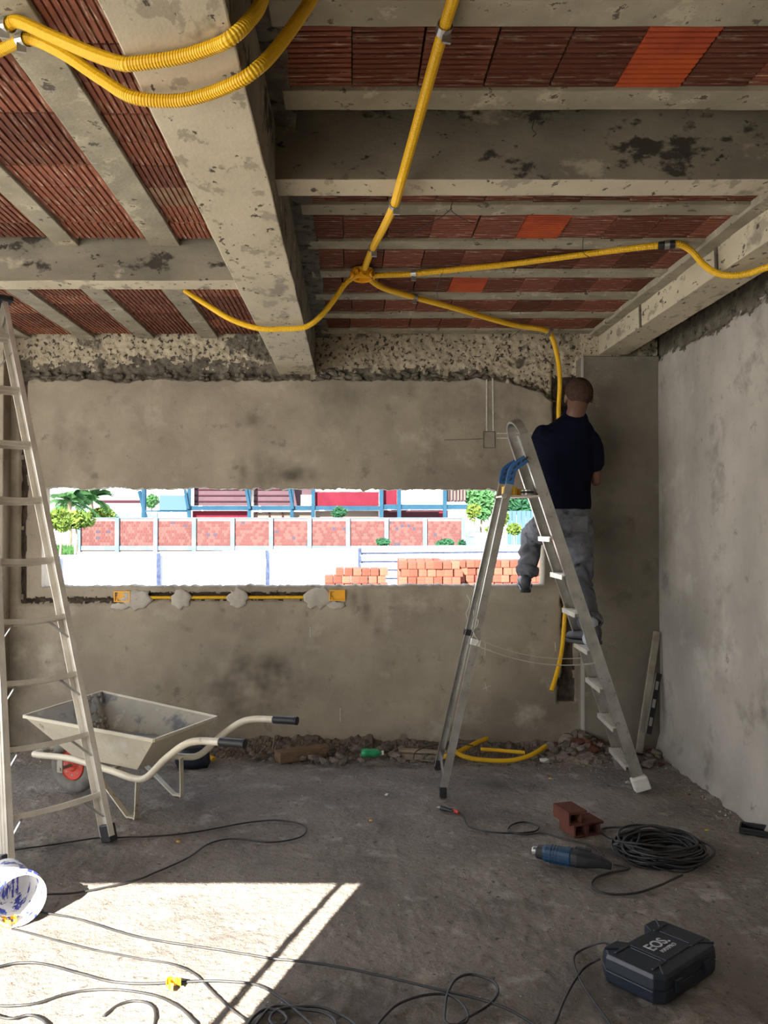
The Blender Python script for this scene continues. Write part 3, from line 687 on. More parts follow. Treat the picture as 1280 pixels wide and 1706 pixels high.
# rear half of the stepladder, mostly out of the picture
hz_ = Vector((lean.x, lean.y, 0))/lean.z*(T1.z-.03)
for a, tp in ((F1, T1), (F0, T0)):
    foot = a+hz_*2.0; big_rail(Vector((foot.x, foot.y, 0)), tp-nrm*.0, 1 if a is F1 else -1)
g = MB(); g.sweep([T0-u*.03, T1+u*.03], nrm, .13, .03); g.build('top_cap', 'black', LL, bevel=.006)
g = MB(); g.sweep([F1.lerp(T1, .9), F1.lerp(T1, .9)+Vector((-.2, .16, -.12))], nrm, .02, .004); g.build('spreader', 'alu', LL)

# ================================================================== WHEELBARROW
Wo = Vector((-1.625, 4.935, 0)); wa = Vector((.905, -.425, 0)).normalized(); ws = Vector((.425, .905, 0)).normalized()
WB = thing('wheelbarrow', Wo+wa*.5, 'cement-stained wheelbarrow with an empty tray and red wheel by the far wall', 'wheelbarrow')
def W(u_, v_, z): return Wo+wa*u_+ws*v_+Vector((0, 0, z))
rim = [W(-.075, -.315, .50), W(.80, -.285, .455), W(.80, .285, .455), W(-.075, .315, .52)]
bot = [W(.13, -.15, .262), W(.60, -.17, .25), W(.60, .17, .25), W(.13, .15, .262)]
def inset(q, ctr, k, dz): return [ctr+(p-ctr)*k+Vector((0, 0, dz)) for p in q]
cb_ = sum(bot, Vector())/4; crm = sum(rim, Vector())/4
g = MB(); g.add(rim+bot, [(0, 1, 5, 4), (1, 2, 6, 5), (2, 3, 7, 6), (3, 0, 4, 7), (4, 5, 6, 7)])
# double-sided shell: outer sheet with thickness
rin = inset(rim, crm, .985, .001); bin_ = inset(bot, cb_, .985, .006)
tray = g.build('tray', 'tray', WB)
g = MB(); g.add(rin+bin_, [(0, 4, 5, 1), (1, 5, 6, 2), (2, 6, 7, 3), (3, 7, 4, 0), (4, 7, 6, 5)]); g.build('tray_lining', 'tray_in', tray)['label'] = 'cement-coated inside of the tray'
for i in range(4):
    g = MB(); g.sweep([rim[i], rim[(i+1) % 4]], (0, 0, 1), .016, .012); g.build('rim_edge', 'tray', tray)
lv = [bin_[i].lerp(rin[i], (.335-bin_[i].z)/(rin[i].z-bin_[i].z)-.01) for i in range(4)]
lv = [Vector((p.x, p.y, .335)) for p in lv]
g = MB(); g.add(lv+[Vector((p.x, p.y, .27)) for p in bin_], [(0, 1, 2, 3), (0, 4, 5, 1), (1, 5, 6, 2), (2, 6, 7, 3), (3, 7, 4, 0)]); o = g.build('cement_residue', 'slurry', WB)
g = MB()  # splashed corner
for k in range(90):
    q = R.random(); hh = R.uniform(.0, 1)**1.3; base = bin_[3].lerp(bin_[0], q*.45); top = rin[3].lerp(rin[0], q*.45); p = base.lerp(top, hh); g.sphere(p+wa*.006, (R.uniform(.006, .016),)*3, 6, 4)
o = g.build('splatter', 'tray_in', tray); o['kind'] = 'stuff'
for s in (-1, 1):
    pth = smoothpath([W(-.235, s*.03, .215), W(-.225, s*.085, .218), W(-.17, s*.105, .222), W(.1, s*.12, .235), W(.45, s*.19, .228), W(.62, s*.225, .222), W(.72, s*.24, .245), W(.85, s*.25, .36), W(.97, s*.257, .445), W(1.06, s*.26, .475), W(1.18, s*.262, .485), W(1.22, s*.262, .487)], 6)
    g = MB(); g.tube(pth, .0185, 12); g.build('frame_tube', 'tray', WB, smooth=True)
    pth = [W(1.19, s*.262, .486), W(1.335, s*.263, .493)]
    g = MB(); g.tube(resample([pth[0], pth[1]], .009), [.0225 if i % 2 else .0205 for i in range(len(resample([pth[0], pth[1]], .009)))], 14); g.build('grip', 'black', WB, smooth=True)
    g = MB(); g.lathe([(.001, 0), (.024, 0), (.024, .006), (.001, .008)], W(1.333, s*.263, .493), wa, 14); g.build('grip_end', 'black', WB)
    top1, top2, ft_ = W(.28, s*.17, .225), W(.62, s*.19, .225), W(.60, s*.20, .006)
    g = MB(); g.sweep(smoothpath([top1, W(.42, s*.185, .12), W(.555, s*.20, .014), W(.575, s*.2, .008), W(.605, s*.2, .008), W(.618, s*.2, .02), top2], 5), ws, .032, .007); g.build('leg', 'tray', WB)
g = MB(); g.sweep([W(.45, -.19, .245), W(.45, .19, .245)], (0, 0, 1), .01, .03); g.sweep([W(.2, -.14, .25), W(.2, .14, .25)], (0, 0, 1), .01, .03); g.build('cross_bar', 'rust', WB)
g = MB(); g.tube(smoothpath([W(-.235, -.035, .215), W(-.245, 0, .214), W(-.235, .035, .215)], 6), .0185, 12); g.build('wheel_guard', 'rust', WB, smooth=True)
wc = W(.0, 0, .165)
wh = bpy.data.objects.new('wheel', None); COL.objects.link(wh); wh.parent = WB
prof = []
n = 14
g = MB(); g.lathe([(.125+.042*math.cos(a), .036*math.sin(a)) for a in [2*math.pi*k/n for k in range(n+1)]], wc, ws, 36, cap=False); g.build('tyre', 'tyre', wh, smooth=True)
g = MB(); g.lathe([(.09, -.022), (.086, -.03), (.078, -.014), (.05, -.016), (.03, -.03), (.001, -.03), ], wc, ws, 30); g.lathe([(.001, .03), (.03, .03), (.05, .016), (.078, .014), (.086, .03), (.09, .022)], wc, ws, 30); g.build('rim', 'red', wh)
g = MB(); g.tube([wc-ws*.125, wc+ws*.125], .010, 10); g.build('axle', 'rust', wh)
for s in (-1, 1):
    g = MB(); g.box((-.02, -.004, -.02), (.02, .004, .05), Matrix.Translation(wc+ws*s*.115) @ Matrix.Rotation(math.atan2(wa.y, wa.x), 4, 'Z')); g.build('axle_plate', 'rust', wh)
for k in range(8):
    a = k*math.pi/4; c = wc+(wa*math.cos(a)+Vector((0, 0, 1))*math.sin(a))*.06-ws*.018; g = MB(); g.lathe([(.001, -.004), (.007, -.004), (.007, .004), (.001, .004)], c, -ws, 8); g.build('rim_bolt', 'zinc', wh)

# ================================================================== THE MAN
def remeshed(mb, vox, sm=4, disp=None):
    me = bpy.data.meshes.new('tmp'); me.from_pydata(mb.v, [], mb.f); ob = bpy.data.objects.new('tmp', me); COL.objects.link(ob)
    bmm = bmesh.new(); bmm.from_mesh(me); bmesh.ops.recalc_face_normals(bmm, faces=bmm.faces); bmm.to_mesh(me); bmm.free()
    r = ob.modifiers.new('r', 'REMESH'); r.mode = 'VOXEL'; r.voxel_size = vox; r.use_smooth_shade = True
    s = ob.modifiers.new('s', 'SMOOTH'); s.factor = .5; s.iterations = sm
    dg = bpy.context.evaluated_depsgraph_get(); res = bpy.data.meshes.new_from_object(ob.evaluated_get(dg))
    bpy.data.objects.remove(ob)
    g = MB(); nn = [v.normal.copy() for v in res.vertices]; g.v = [v.co.copy() for v in res.vertices]; g.f = [list(p.vertices) for p in res.polygons]; g.mi = [0]*len(g.f)
    if disp: g.v = [v+n*disp(v) for v, n in zip(g.v, nn)]
    return g
def ell_loft(mb, rings, n=20):
    """rings: centre, half width x, half depth y, yaw"""
    rr = []
    for c, a, b, yaw in rings:
        c = Vector(c); rr.append([c+Vector((a*math.cos(q)*math.cos(yaw)-b*math.sin(q)*math.sin(yaw), a*math.cos(q)*math.sin(yaw)+b*math.sin(q)*math.cos(yaw), 0)) for q in [2*math.pi*k/n for k in range(n)]])
    mb.ring_loft(rr)
def limb(mb, pts, rad, n=14):
    path = smoothpath(pts, 5); m = len(path); rr = []
    for i in range(m):
        t = i/5; k = min(int(t), len(rad)-2); f = t-k; rr.append(rad[k]*(1-f)+rad[k+1]*f)
    mb.tube(path, rr, n); mb.sphere(path[0], rr[0], 12, 8); mb.sphere(path[-1], rr[-1], 12, 8)
HC = P(965, 659, 5.48); NB = P(957, 689, 5.49)
SL, SR = P(903, 722, 5.50), P(986, 731, 5.50)
EL, ER = P(890, 781, 5.62), P(992, 800, 5.54)
HL, HR = P(925, 745, 5.83), P(946, 752, 5.83)
PEL = P(939, 868, 5.50); HIPL, HIPR = P(915, 876, 5.50), P(962, 878, 5.50)
KL, AL = P(887, 893, 5.83), P(877, 962, 5.74)
KR, AR = P(968, 972, 5.50), P(986, 1046, 5.23)
MAN = thing('person', Vector((1.45, 5.4, .81)), 'man in a navy t-shirt and grey jeans standing on the stepladder facing the wall', 'person')
b = MB()
hm = Matrix.Rotation(.25, 3, 'X').to_3x3() @ Matrix.Rotation(-.12, 3, 'Y')
b.sphere(HC+Vector((0, 0, .018)), (.084, .1, .096), 20, 14, hm)                      # cranium
b.sphere(HC+Vector((0, .035, -.045)), (.068, .07, .08), 16, 10, hm)                  # jaw and face
b.sphere(HC+Vector((0, .108, -.028)), (.014, .02, .024), 10, 6)                        # nose
b.sphere(HC+Vector((0, .093, -.066)), (.026, .012, .011), 10, 6)                       # lips
for s in (-1, 1):
    b.sphere(HC+Vector((s*.086, .008, -.018)), (.010, .021, .034), 10, 8, Matrix.Rotation(.25, 3, 'X').to_3x3())
    b.sphere(HC+Vector((s*.031, .088, .004)), (.017, .012, .012), 10, 6)
limb(b, [HC+Vector((-.008, -.02, -.055)), HC+Vector((-.03, -.022, -.12)), NB+Vector((0, 0, -.03))], [.06, .06, .068])
ell_loft(b, [(PEL+Vector((0, 0, -.06)), .13, .09, 0), (PEL, .15, .105, 0), (PEL+Vector((0, 0, .12)), .135, .09, 0), (PEL+Vector((.0, 0, .3)), .145, .1, 0), (PEL+Vector((.01, 0, .46)), .165, .105, 0), (NB+Vector((-.04, 0, -.11)), .15, .08, 0), (NB+Vector((0, 0, -.03)), .065, .055, 0)])
for s, e, h in ((SL, EL, HL), (SR, ER, HR)):
    limb(b, [s+Vector((.03 if s is SL else -.02, 0, -.035)), s.lerp(e, .5), e], [.046, .046, .041]); limb(b, [e, e.lerp(h, .35), e.lerp(h, .93)], [.041, .041, .026])
# hands with five fingers, curled round the conduit
def hand(w_, fwd, side, palmn):
    fwd = fwd.normalized(); side = (side-fwd*side.dot(fwd)).normalized(); pn = fwd.cross(side).normalized()*palmn
    for k in range(4):
        rt = w_+side*(.018*(k-1.5)); b.tube([rt, rt+fwd*.08], [.013, .0115], 8)
        ln = (.068, .078, .072, .056)[k]; p1 = rt+fwd*.085; p2 = p1+fwd*ln*.45; p3 = p2+(fwd*.6+pn*.8).normalized()*ln*.33; p4 = p3+(fwd*.1+pn).normalized()*ln*.28
        b.tube([rt+fwd*.06, p1, p2, p3, p4], [.0105, .0098, .0092, .0085, .0075], 8); b.sphere(p4, .0075, 8, 6)
    rt = w_-side*.026+fwd*.02; p2 = rt-side*.028+fwd*.03+pn*.012; p3 = p2+(fwd*.8+pn*.6-side*.1).normalized()*.034
    b.tube([rt, p2, p3, p3+(fwd*.9+side*.3).normalized()*.022], [.013, .0115, .01, .009], 8)
    b.sphere(w_+fwd*.04, (.04, .04, .022), 12, 8)
hand(HL-(HL-EL).normalized()*.01, Vector((.55, .45, .65)), Vector((1, 0, -1)), 1)
hand(HR-(HR-ER).normalized()*.01, Vector((-.45, .5, .7)), Vector((-1, 0, -1)), -1)
for hp, k, a in ((HIPL, KL, AL), (HIPR, KR, AR)):
    limb(b, [hp, hp.lerp(k, .5), k], [.08, .066, .05]); limb(b, [k, k.lerp(a, .35), a], [.05, .048, .034])
limb(b, [AR, AR+Vector((-.03, .04, -.03))], [.034, .028]); limb(b, [AL, AL+Vector((0, .12, -.02))], [.034, .028])
g = remeshed(b, .007, 3); g.build('body', 'skin', MAN, smooth=True)
# hair: close-cropped shell over the back and top of the skull
g = MB(); n, m = 28, 18; hr = []
n, m = 48, 40
for i in range(m+1):
    ph = math.pi*(i+.001)/(m+.002)-math.pi/2; hr.append([hm @ Vector((math.cos(ph)*math.cos(2*math.pi*k/n)*.0875, math.cos(ph)*math.sin(2*math.pi*k/n)*.1035, math.sin(ph)*.0995)) for k in range(n)])
tmp = MB(); tmp.ring_loft(hr, cap=False)
keep = [f for f in tmp.f if all((tmp.v[i].z > -.092+max(0, tmp.v[i].y+.045)*1.2+.022*min(1, (tmp.v[i].x/.085)**2)) for i in f)]
g.v = [v+HC+Vector((0, 0, .018)) for v in tmp.v]; g.f = keep; g.mi = [0]*len(keep)
used = sorted({i for f in keep for i in f}); mp = {a: i for i, a in enumerate(used)}; g.v = [g.v[i] for i in used]; g.f = [[mp[i] for i in f] for f in keep]
ho = g.build('hair', 'hair', MAN, smooth=True); so_ = ho.modifiers.new('t', 'SOLIDIFY'); so_.thickness = .004; so_.offset = 0
# t-shirt
s_ = MB()
c = lambda dz, dx=0, dy=0: PEL+Vector((dx, dy, dz))
ell_loft(s_, [(c(.075, .0), .178, .135, 0), (c(.12, .0), .18, .135, 0), (c(.25, .0), .176, .128, 0), (c(.38, .005), .186, .13, 0), (c(.49, .008), .2, .13, 0), (c(.55, .008), .2, .12, 0), (NB+Vector((-.042, .0, -.115)), .175, .105, 0), (NB+Vector((-.034, .0, -.08)), .15, .098, 0), (NB+Vector((-.018, 0, -.048)), .112, .086, 0), (NB+Vector((0, 0, -.02)), .085, .072, 0), (NB+Vector((0, 0, .0)), .07, .066, 0), (NB+Vector((.0, 0, .018)), .064, .06, 0)], 28)
limb(s_, [SL+Vector((.012, 0, -.012)), SL.lerp(EL, .35), SL.lerp(EL, .62)], [.07, .07, .066])
limb(s_, [SR+Vector((-.015, 0, -.015)), SR.lerp(ER, .3), SR.lerp(ER, .58)], [.075, .074, .072])
g = remeshed(s_, .008, 9, lambda v: .007*nz(v.x, v.y, v.z*.5, 9)+.003*nz(v.x+v.z, v.y, v.z, 22)); g.build('t_shirt', 'shirt', MAN, smooth=True)
g = MB(); g.lathe([(.060, -.01), (.066, -.01), (.062, .012), (.057, .012), (.060, -.01)], NB+Vector((0, 0, .018)), (-.05, 0, 1), 22, cap=False); g.build('collar', 'shirt', MAN, smooth=True)
# jeans
j = MB()
ell_loft(j, [(c(.11), .16, .115, 0), (c(.06), .168, .12, 0), (c(-.0), .176, .128, 0), (c(-.06), .175, .125, 0), (c(-.10), .12, .10, 0)], 26)
limb(j, [HIPL+Vector((-.005, 0, -.0)), HIPL.lerp(KL, .5)+Vector((-.01, 0, .0)), KL, KL.lerp(AL, .4), KL.lerp(AL, .86)], [.1, .092, .078, .073, .062])
limb(j, [HIPR+Vector((0, 0, 0)), HIPR.lerp(KR, .5), KR, KR.lerp(AR, .45), KR.lerp(AR, .86)], [.105, .094, .075, .07, .064])
def crease(v): return .013*math.sin(v.z*75+9*nz(v.x, v.y, v.z, 7)+v.x*20)*max(0, nz(v.x, v.y, v.z, 5)+.35)+.005*nz(v.x, v.y, v.z, 16)
g = remeshed(j, .008, 3, crease); jn = g.build('jeans', 'jeans', MAN, smooth=True)
for k, a in ((KL, AL), (KR, AR)):
    q = k.lerp(a, .86); d = (a-k).normalized(); g = MB()
    rings = [(.062, -.035), (.07, -.03), (.079, -.012), (.076, .012), (.07, .02), (.058, .018)]
    g.lathe(rings, q, d, 22, cap=False); g.v = [v+Vector((nz(v.x, v.y, v.z, 18), nz(v.y, v.z, v.x, 18), nz(v.z, v.x, v.y, 20)))*.014 for v in g.v]; g.build('trouser_cuff', 'jeans', jn, smooth=True)
for dx in (-.085, .075):   # back pockets
    g = MB(); g.box((dx-.05, -.004, -.075), (dx+.05, .002, .03), Matrix.Translation(PEL+Vector((0, -.123, 0)))); g.build('back_pocket', 'jeans', jn, bevel=.003)
g = MB(); g.tube([PEL+Vector((.163*math.cos(a), .119*math.sin(a), .085+.0*a)) for a in [2*math.pi*k/30 for k in range(30)]], .011, 6, closed=True); g.build('waistband', 'jeans', jn, smooth=True)
# shoes
def shoe(heel, toe, up, label=None):
    d = (toe-heel); L = d.length; d.normalize(); s = up.cross(d).normalized(); z = d.cross(s).normalized()
    F = lambda a, b_, c_: heel+d*a*L+s*b_+z*c_
    prof = [(-.02, .018, .075), (.02, .034, .095), (.15, .038, .1), (.3, .039, .09), (.45, .042, .068), (.65, .05, .056), (.82, .05, .05), (.95, .038, .042), (1.02, .018, .028)]
    rr = [[F(a, wd*math.cos(q), .022+h*.5+ (h*.5)*math.sin(q)) for q in [2*math.pi*k/14 for k in range(14)]] for a, wd, h in prof]
    g = MB(); g.ring_loft(rr); o = g.build('shoe', 'shoe', MAN, smooth=True)
    g = MB(); n = 20; o2 = []
    pts = [(a, wd) for a, wd in ((-.03, .016), (.0, .034), (.2, .039), (.4, .038), (.65, .053), (.85, .05), (1.0, .03), (1.04, .008))]
    poly = [(a*L, b_) for a, b_ in pts]+[(a*L, -b_) for a, b_ in pts[::-1]]
    mt = Matrix(((d.x, s.x, z.x, heel.x), (d.y, s.y, z.y, heel.y), (d.z, s.z, z.z, heel.z), (0, 0, 0, 1)))
    g.prism(poly, mt, .024); g.build('sole', 'black', o, bevel=.004)
    for k in range(4):
        g = MB(); g.tube(smoothpath([F(.42+.07*k, -.028, .066-.004*k), F(.42+.07*k, 0, .083-.008*k), F(.42+.07*k, .028, .066-.004*k)], 4), .003, 6); g.build('lace', 'sock', o)
shoe(P(1000, 1077, 5.26)+Vector((0, 0, .0)), Vector((P(955, 1070, 5.22).x, 5.24, .822)), Vector((0, 0, 1))) if False else shoe(Vector((1.525, 5.19, .821)), Vector((1.375, 5.36, .821)), Vector((0, 0, 1)))
shoe(P(876, 985, 5.70)+Vector((0, 0, -.01)), Vector((1.212, 5.935, 1.142)), Vector((0, 0, 1)))
g = MB(); limb(g, [AR+Vector((0, 0, .03)), AR+Vector((-.015, 0, -.07))], [.041, .043]); g.build('sock', 'sock', MAN, smooth=True)

# ================================================================== FLOOR THINGS
def cable(label, pts, r=.004, z=.0, name='cable', cat='cable', m='rubber', world=False, group=None):
    pth = smoothpath([p if world else PZ(*p[:2], p[2] if len(p) > 2 else 0) for p in pts], 6)
    g = MB(); q = resample(pth, .02)
    q = [Vector((p.x+.002*nz(p.x, p.y, 1, 12), p.y+.003*nz(p.y, p.x, 4, 12), max(p.z, floorz(p.x, p.y))+r+.001)) for p in q]
    g.tube(q, r, 7); return tag(g.build(name, m, smooth=True), label, cat, group)
cable('thin grey cord looping across the floor in front of the wheelbarrow', [(-30, 1424), (20, 1418), (81, 1410), (162, 1398), (203, 1397), (284, 1393), (353, 1383), (406, 1373), (459, 1368), (500, 1374), (511, 1384), (496, 1398), (447, 1405), (390, 1399), (349, 1407), (313, 1431), (260, 1455), (220, 1470), (130, 1489), (65, 1492)], .0042)
cable('long black cord crossing the sunlit patch and running on to the bottom right', [(55, 1520), (125, 1532), (200, 1555), (260, 1569), (360, 1584), (450, 1599), (540, 1609), (640, 1629), (730, 1651), (790, 1665), (840, 1681), (885, 1706), (930, 1740)], .0045)
cable('pale brown cord running from the bucket to the tangle', [(20, 1549), (125, 1577), (210, 1595), (280, 1607), (320, 1622), (345, 1645), (375, 1675), (415, 1706), (440, 1730)], .0036)
cable('dark cord curving past the crumpled yellow scrap', [(-20, 1617), (30, 1607), (75, 1609), (140, 1626), (200, 1640), (280, 1640), (350, 1637), (420, 1642), (460, 1660), (515, 1706), (540, 1730)], .0045)
cable('dark cord arching over the bottom of the sunlit patch', [(-20, 1678), (50, 1676), (115, 1657), (175, 1651), (240, 1657), (290, 1675), (325, 1706), (335, 1725)], .0042)
cable('short cord loop at the bottom edge inside the dark arching cord', [(172, 1695), (200, 1675), (230, 1670), (255, 1680), (258, 1706), (250, 1730)], .004)
cable('dark cord end at the lower left corner', [(-20, 1690), (15, 1700), (50, 1694), (75, 1706), (80, 1730)], .004)
cable('black tangled cord just right of the sunlit patch', [(405, 1725), (420, 1700), (440, 1685), (465, 1687), (478, 1700), (470, 1712), (450, 1706), (455, 1690), (480, 1682), (530, 1680), (565, 1692), (590, 1708), (600, 1730)], .005)
cable('second black tangled cord under the tangle by the sunlit patch', [(412, 1735), (430, 1705), (455, 1680), (500, 1684), (540, 1690), (560, 1706), (550, 1730)], .005)
cable('black cord with a high loop at the bottom centre', [(620, 1725), (640, 1697), (670, 1672), (715, 1660), (750, 1661), (772, 1678), (780, 1702), (765, 1710), (742, 1706), (742, 1680), (747, 1655), (760, 1634), (785, 1626), (820, 1637), (830, 1657), (810, 1680), (770, 1705), (740, 1730)], .0048)
cable('black cord rising into the side of the tool case', [(1022, 1578, .07), (1005, 1572, .05), (975, 1582, .012), (957, 1596), (960, 1620), (978, 1655), (1005, 1692), (1030, 1730)], .0042)
cable('grey cord running from the tool case to the bottom edge', [(1000, 1600, .02), (985, 1607), (965, 1625), (940, 1670), (925, 1708), (915, 1730)], .0045)
pc = cable('drill power cord with a red-banded plug end', [(745, 1349), (758, 1351), (772, 1360), (780, 1377), (805, 1386), (850, 1390), (890, 1387), (897, 1378), (875, 1371), (855, 1375), (847, 1386), (870, 1392), (905, 1390), (940, 1400), (980, 1409), (1000, 1422), (1006, 1436)], .0045)
a = PZ(732, 1345, .014); bq = PZ(746, 1349, .012)
g = MB(); g.tube([a.lerp(bq, .2), a.lerp(bq, .6), bq.lerp(a, -.6)], [.013, .014, .006], 10); g.build('plug', 'black', pc)
for s in (-.007, .007):
    g = MB(); dq = (a-bq).normalized(); o2 = dq.cross(Vector((0, 0, 1)))*s; g.tube([a.lerp(bq, .2)+o2, a-dq*-.012+o2], .0022, 6); g.build('pin', 'zinc', pc)
g = MB(); c0, c1 = PZ(756, 1350, .006), PZ(764, 1354, .006); g.tube([c0, c1], .0085, 10); g.build('red_band', 'red', pc)
cable('black cable tail looping out below the coil', [(1022, 1442), (1050, 1449), (1015, 1457), (990, 1467), (988, 1482), (1015, 1492), (1060, 1490), (1105, 1475), (1140, 1458)], .005)
# coil of cable
g = MB(); cc = PZ(1102, 1425, 0)
for k in range(26):
    rx, ry = R.uniform(.14, .215), R.uniform(.10, .165); ox, oy = R.uniform(-.03, .045), R.uniform(-.045, .035); ph = R.uniform(0, 6); tl = R.uniform(-.35, .35); zz = .008+.075*(k/26)*R.uniform(.5, 1)
    pts = []
    for q in range(12):
        a = 2*math.pi*q/12+ph; x, y = rx*math.cos(a), ry*math.sin(a); x, y = x*math.cos(tl)-y*math.sin(tl), x*math.sin(tl)+y*math.cos(tl)
        pts.append(cc+Vector((x+ox+R.uniform(-.01, .01), y+oy+R.uniform(-.01, .01), zz+.014*math.sin(a*2+k)+.008*math.sin(a))))
    g.tube(smoothpath(pts, 4, True), .0058, 6, closed=True)
coil = tag(g.build('cable_coil', 'rubber', smooth=True), 'heap of coiled black extension cable beside the broken block', 'cable')
cable('loose turn of black cable at the left of the coil', [(1040, 1400, .03), (1015, 1398, .01), (1000, 1386, .0), (1015, 1381, .0), (1050, 1380, .02), (1090, 1377, .06), (1108, 1382, .07)], .0055)
# drill
da, db = PZ(893, 1418, .045), PZ(1022, 1440, .045)
dd = (db-da); dL = dd.length; dd.normalize(); dz_ = Vector((0, 0, 1)); ds = dz_.cross(dd).normalized()
DR = thing('rotary_drill', (da+db)/2-Vector((0, 0, .045)), 'blue and black power drill lying on its side on the floor', 'drill')
def dring(t, a, b_, z=0, pw=3.2):
    res = []
    for k in range(16):
        q = 2*math.pi*k/16; cx, sy = math.cos(q), math.sin(q); f = (abs(cx)**pw+abs(sy)**pw)**(-1/pw); res.append(da+dd*dL*t+ds*cx*f*a+dz_*(sy*f*b_+z))
    return res
g = MB(); g.ring_loft([dring(0, .018, .018, -.006), dring(.03, .034, .028), dring(.12, .036, .03)]); g.build('gear_nose', 'black', DR)
g = MB(); g.ring_loft([dring(.10, .034, .031), dring(.14, .04, .035), dring(.3, .042, .037), dring(.46, .046, .038), dring(.49, .042, .036)]); g.build('motor_housing', 'drill_blue', DR, bevel=.002)
for k in range(6):
    g = MB(); t_ = .2+.04*k; g.ring_loft([dring(t_, .0425, .0375), dring(t_+.012, .0435, .0385)]); g.build('cooling_rib', 'drill_blue', DR)
g = MB(); g.ring_loft([dring(.48, .045, .036), dring(.56, .05, .036), dring(.7, .044, .03), dring(.85, .03, .024), dring(.98, .016, .015, -.01)]); g.build('handle', 'black', DR, bevel=.002)
g = MB(); g.box((-.035, -.01, -.012), (.035, .01, .02), Matrix.Translation(da+dd*dL*.6+ds*.04+dz_*.015) @ Matrix.Rotation(math.atan2(dd.y, dd.x), 4, 'Z')); g.build('trigger', 'black', DR)
g = MB(); g.lathe([(.02, 0), (.022, .004), (.022, .02), (.018, .026)], da+dd*.01, -dd, 14); g.build('chuck', 'zinc', DR)
# broken hollow brick
A_ = PZ(932, 1382, 0); BBc = PZ(966, 1385, 0)
BR = thing('broken_hollow_brick', BBc, 'broken red hollow brick resting beside the cable coil', 'brick')
bx = Matrix.Translation(BBc+Vector((0, 0, .0))) @ Matrix.Rotation(.30, 4, 'Z')
def hb(mb, x0, x1, z0, z1, y0=-.07, y1=.07, tk=.008, mt=bx):
    mb.box((x0, y0, z0), (x1, y1, z0+tk), mt); mb.box((x0, y0, z1-tk), (x1, y1, z1), mt); mb.box((x0, y0, z0+tk), (x0+tk, y1, z1-tk), mt); mb.box((x1-tk, y0, z0+tk), (x1, y1, z1-tk), mt)
g = MB(); hb(g, -.075, .0, .0, .062); hb(g, .0, .075, .0, .062, y0=-.07, y1=.05); g.build('lower_cells', 'rubble_red', BR)
g = MB(); hb(g, -.105, -.03, .062, .122, y0=-.07, y1=.08); g.build('upper_cell', 'rubble_red', BR)
g = MB(); g.box((-.03, -.07, .054), (.095, .06, .066), bx @ Matrix.Rotation(-.0, 4, 'Y')); g.box((-.105, -.07, .118), (.0, .08, .128), bx); g.build('broken_web', 'rubble_red', BR)
# tool case
cL, cN, cR2, cF = (PZ(992, 1636, 0), PZ(1098, 1678, 0), PZ(1200, 1608, 0), None)
ax = Vector((.77, .635, 0)).normalized(); ay = Vector((-.635, .77, 0)).normalized(); oN = Vector((1.0, 2.735, 0))
CS = thing('tool_case', oN+ax*.2+ay*.13, 'black moulded tool case with EOS lettering on the floor at lower right', 'tool case')
mt = Matrix(((ax.x, ay.x, 0, oN.x), (ax.y, ay.y, 0, oN.y), (0, 0, 1, 0), (0, 0, 0, 1)))
LN, WD = .385, .245
out_ = [(.03, 0), (LN-.03, 0), (LN, .03), (LN, WD-.03), (LN-.03, WD), (.30, WD), (.275, WD-.04), (.13, WD-.04), (.105, WD), (.035, WD), (0, WD-.035), (0, .03)]
def inpoly(k): cx, cy = LN/2, WD/2; return [(cx+(x-cx)*k, cy+(y-cy)*k) for x, y in out_]
def shell(mb, z0, z1, k0, k1):
    n = len(out_); mb.ring_loft([[mt @ Vector((x, y, z0)) for x, y in inpoly(k0)], [mt @ Vector((x, y, z1)) for x, y in inpoly(k1)]])
g = MB(); g.ring_loft([[mt @ Vector((x, y, z)) for x, y in inpoly(k)] for z, k in ((.0, .94), (.012, .985), (.047, 1.0))]); g.build('lower_shell', 'dark_navy', CS, bevel=.003)
g = MB(); g.ring_loft([[mt @ Vector((x, y, z)) for x, y in inpoly(k)] for z, k in ((.051, 1.0), (.085, .985), (.1, .95))]); g.build('lid', 'dark_navy', CS, bevel=.003)
g = MB(); g.ring_loft([[mt @ Vector((x, y, z)) for x, y in inpoly(.975)] for z in (.045, .053)]); g.build('seam', 'black', CS)
def cbox(name, x0, x1, y0, y1, z0, z1, m='dark_navy', rot=0, bevel=.002):
    g = MB(); c = Vector(((x0+x1)/2, (y0+y1)/2, (z0+z1)/2)); g.box((-(x1-x0)/2, -(y1-y0)/2, -(z1-z0)/2), ((x1-x0)/2, (y1-y0)/2, (z1-z0)/2), mt @ Matrix.Translation(c) @ Matrix.Rotation(rot, 4, 'Z')); return g.build(name, m, CS, bevel=bevel)
cbox('carry_handle', .10, .29, WD-.022, WD-.002, .035, .065)
for x in (.10, .285): cbox('latch', x-.02, x+.02, -.008, .004, .03, .07)
cbox('raised_panel', .115, .27, .05, WD-.06, .098, .1035)
for (x0, x1, y0, y1, r) in ((.03, .11, .045, .055, .0), (.275, .355, .045, .055, 0), (.03, .11, WD-.06, WD-.05, 0), (.275, .355, WD-.06, WD-.05, 0), (.02, .09, .03, .036, .75), (.30, .37, .03, .036, -.75), (.02, .09, WD-.04, WD-.034, -.75), (.30, .37, WD-.04, WD-.034, .75), (.285, .29, .06, WD-.07, 0), (.1, .105, .06, WD-.07, 0)):
    cbox('moulded_ridge', x0, x1, y0, y1, .096, .104, rot=r)
M['case_print'] = mat('case_lettering', (.45, .46, .48), None)
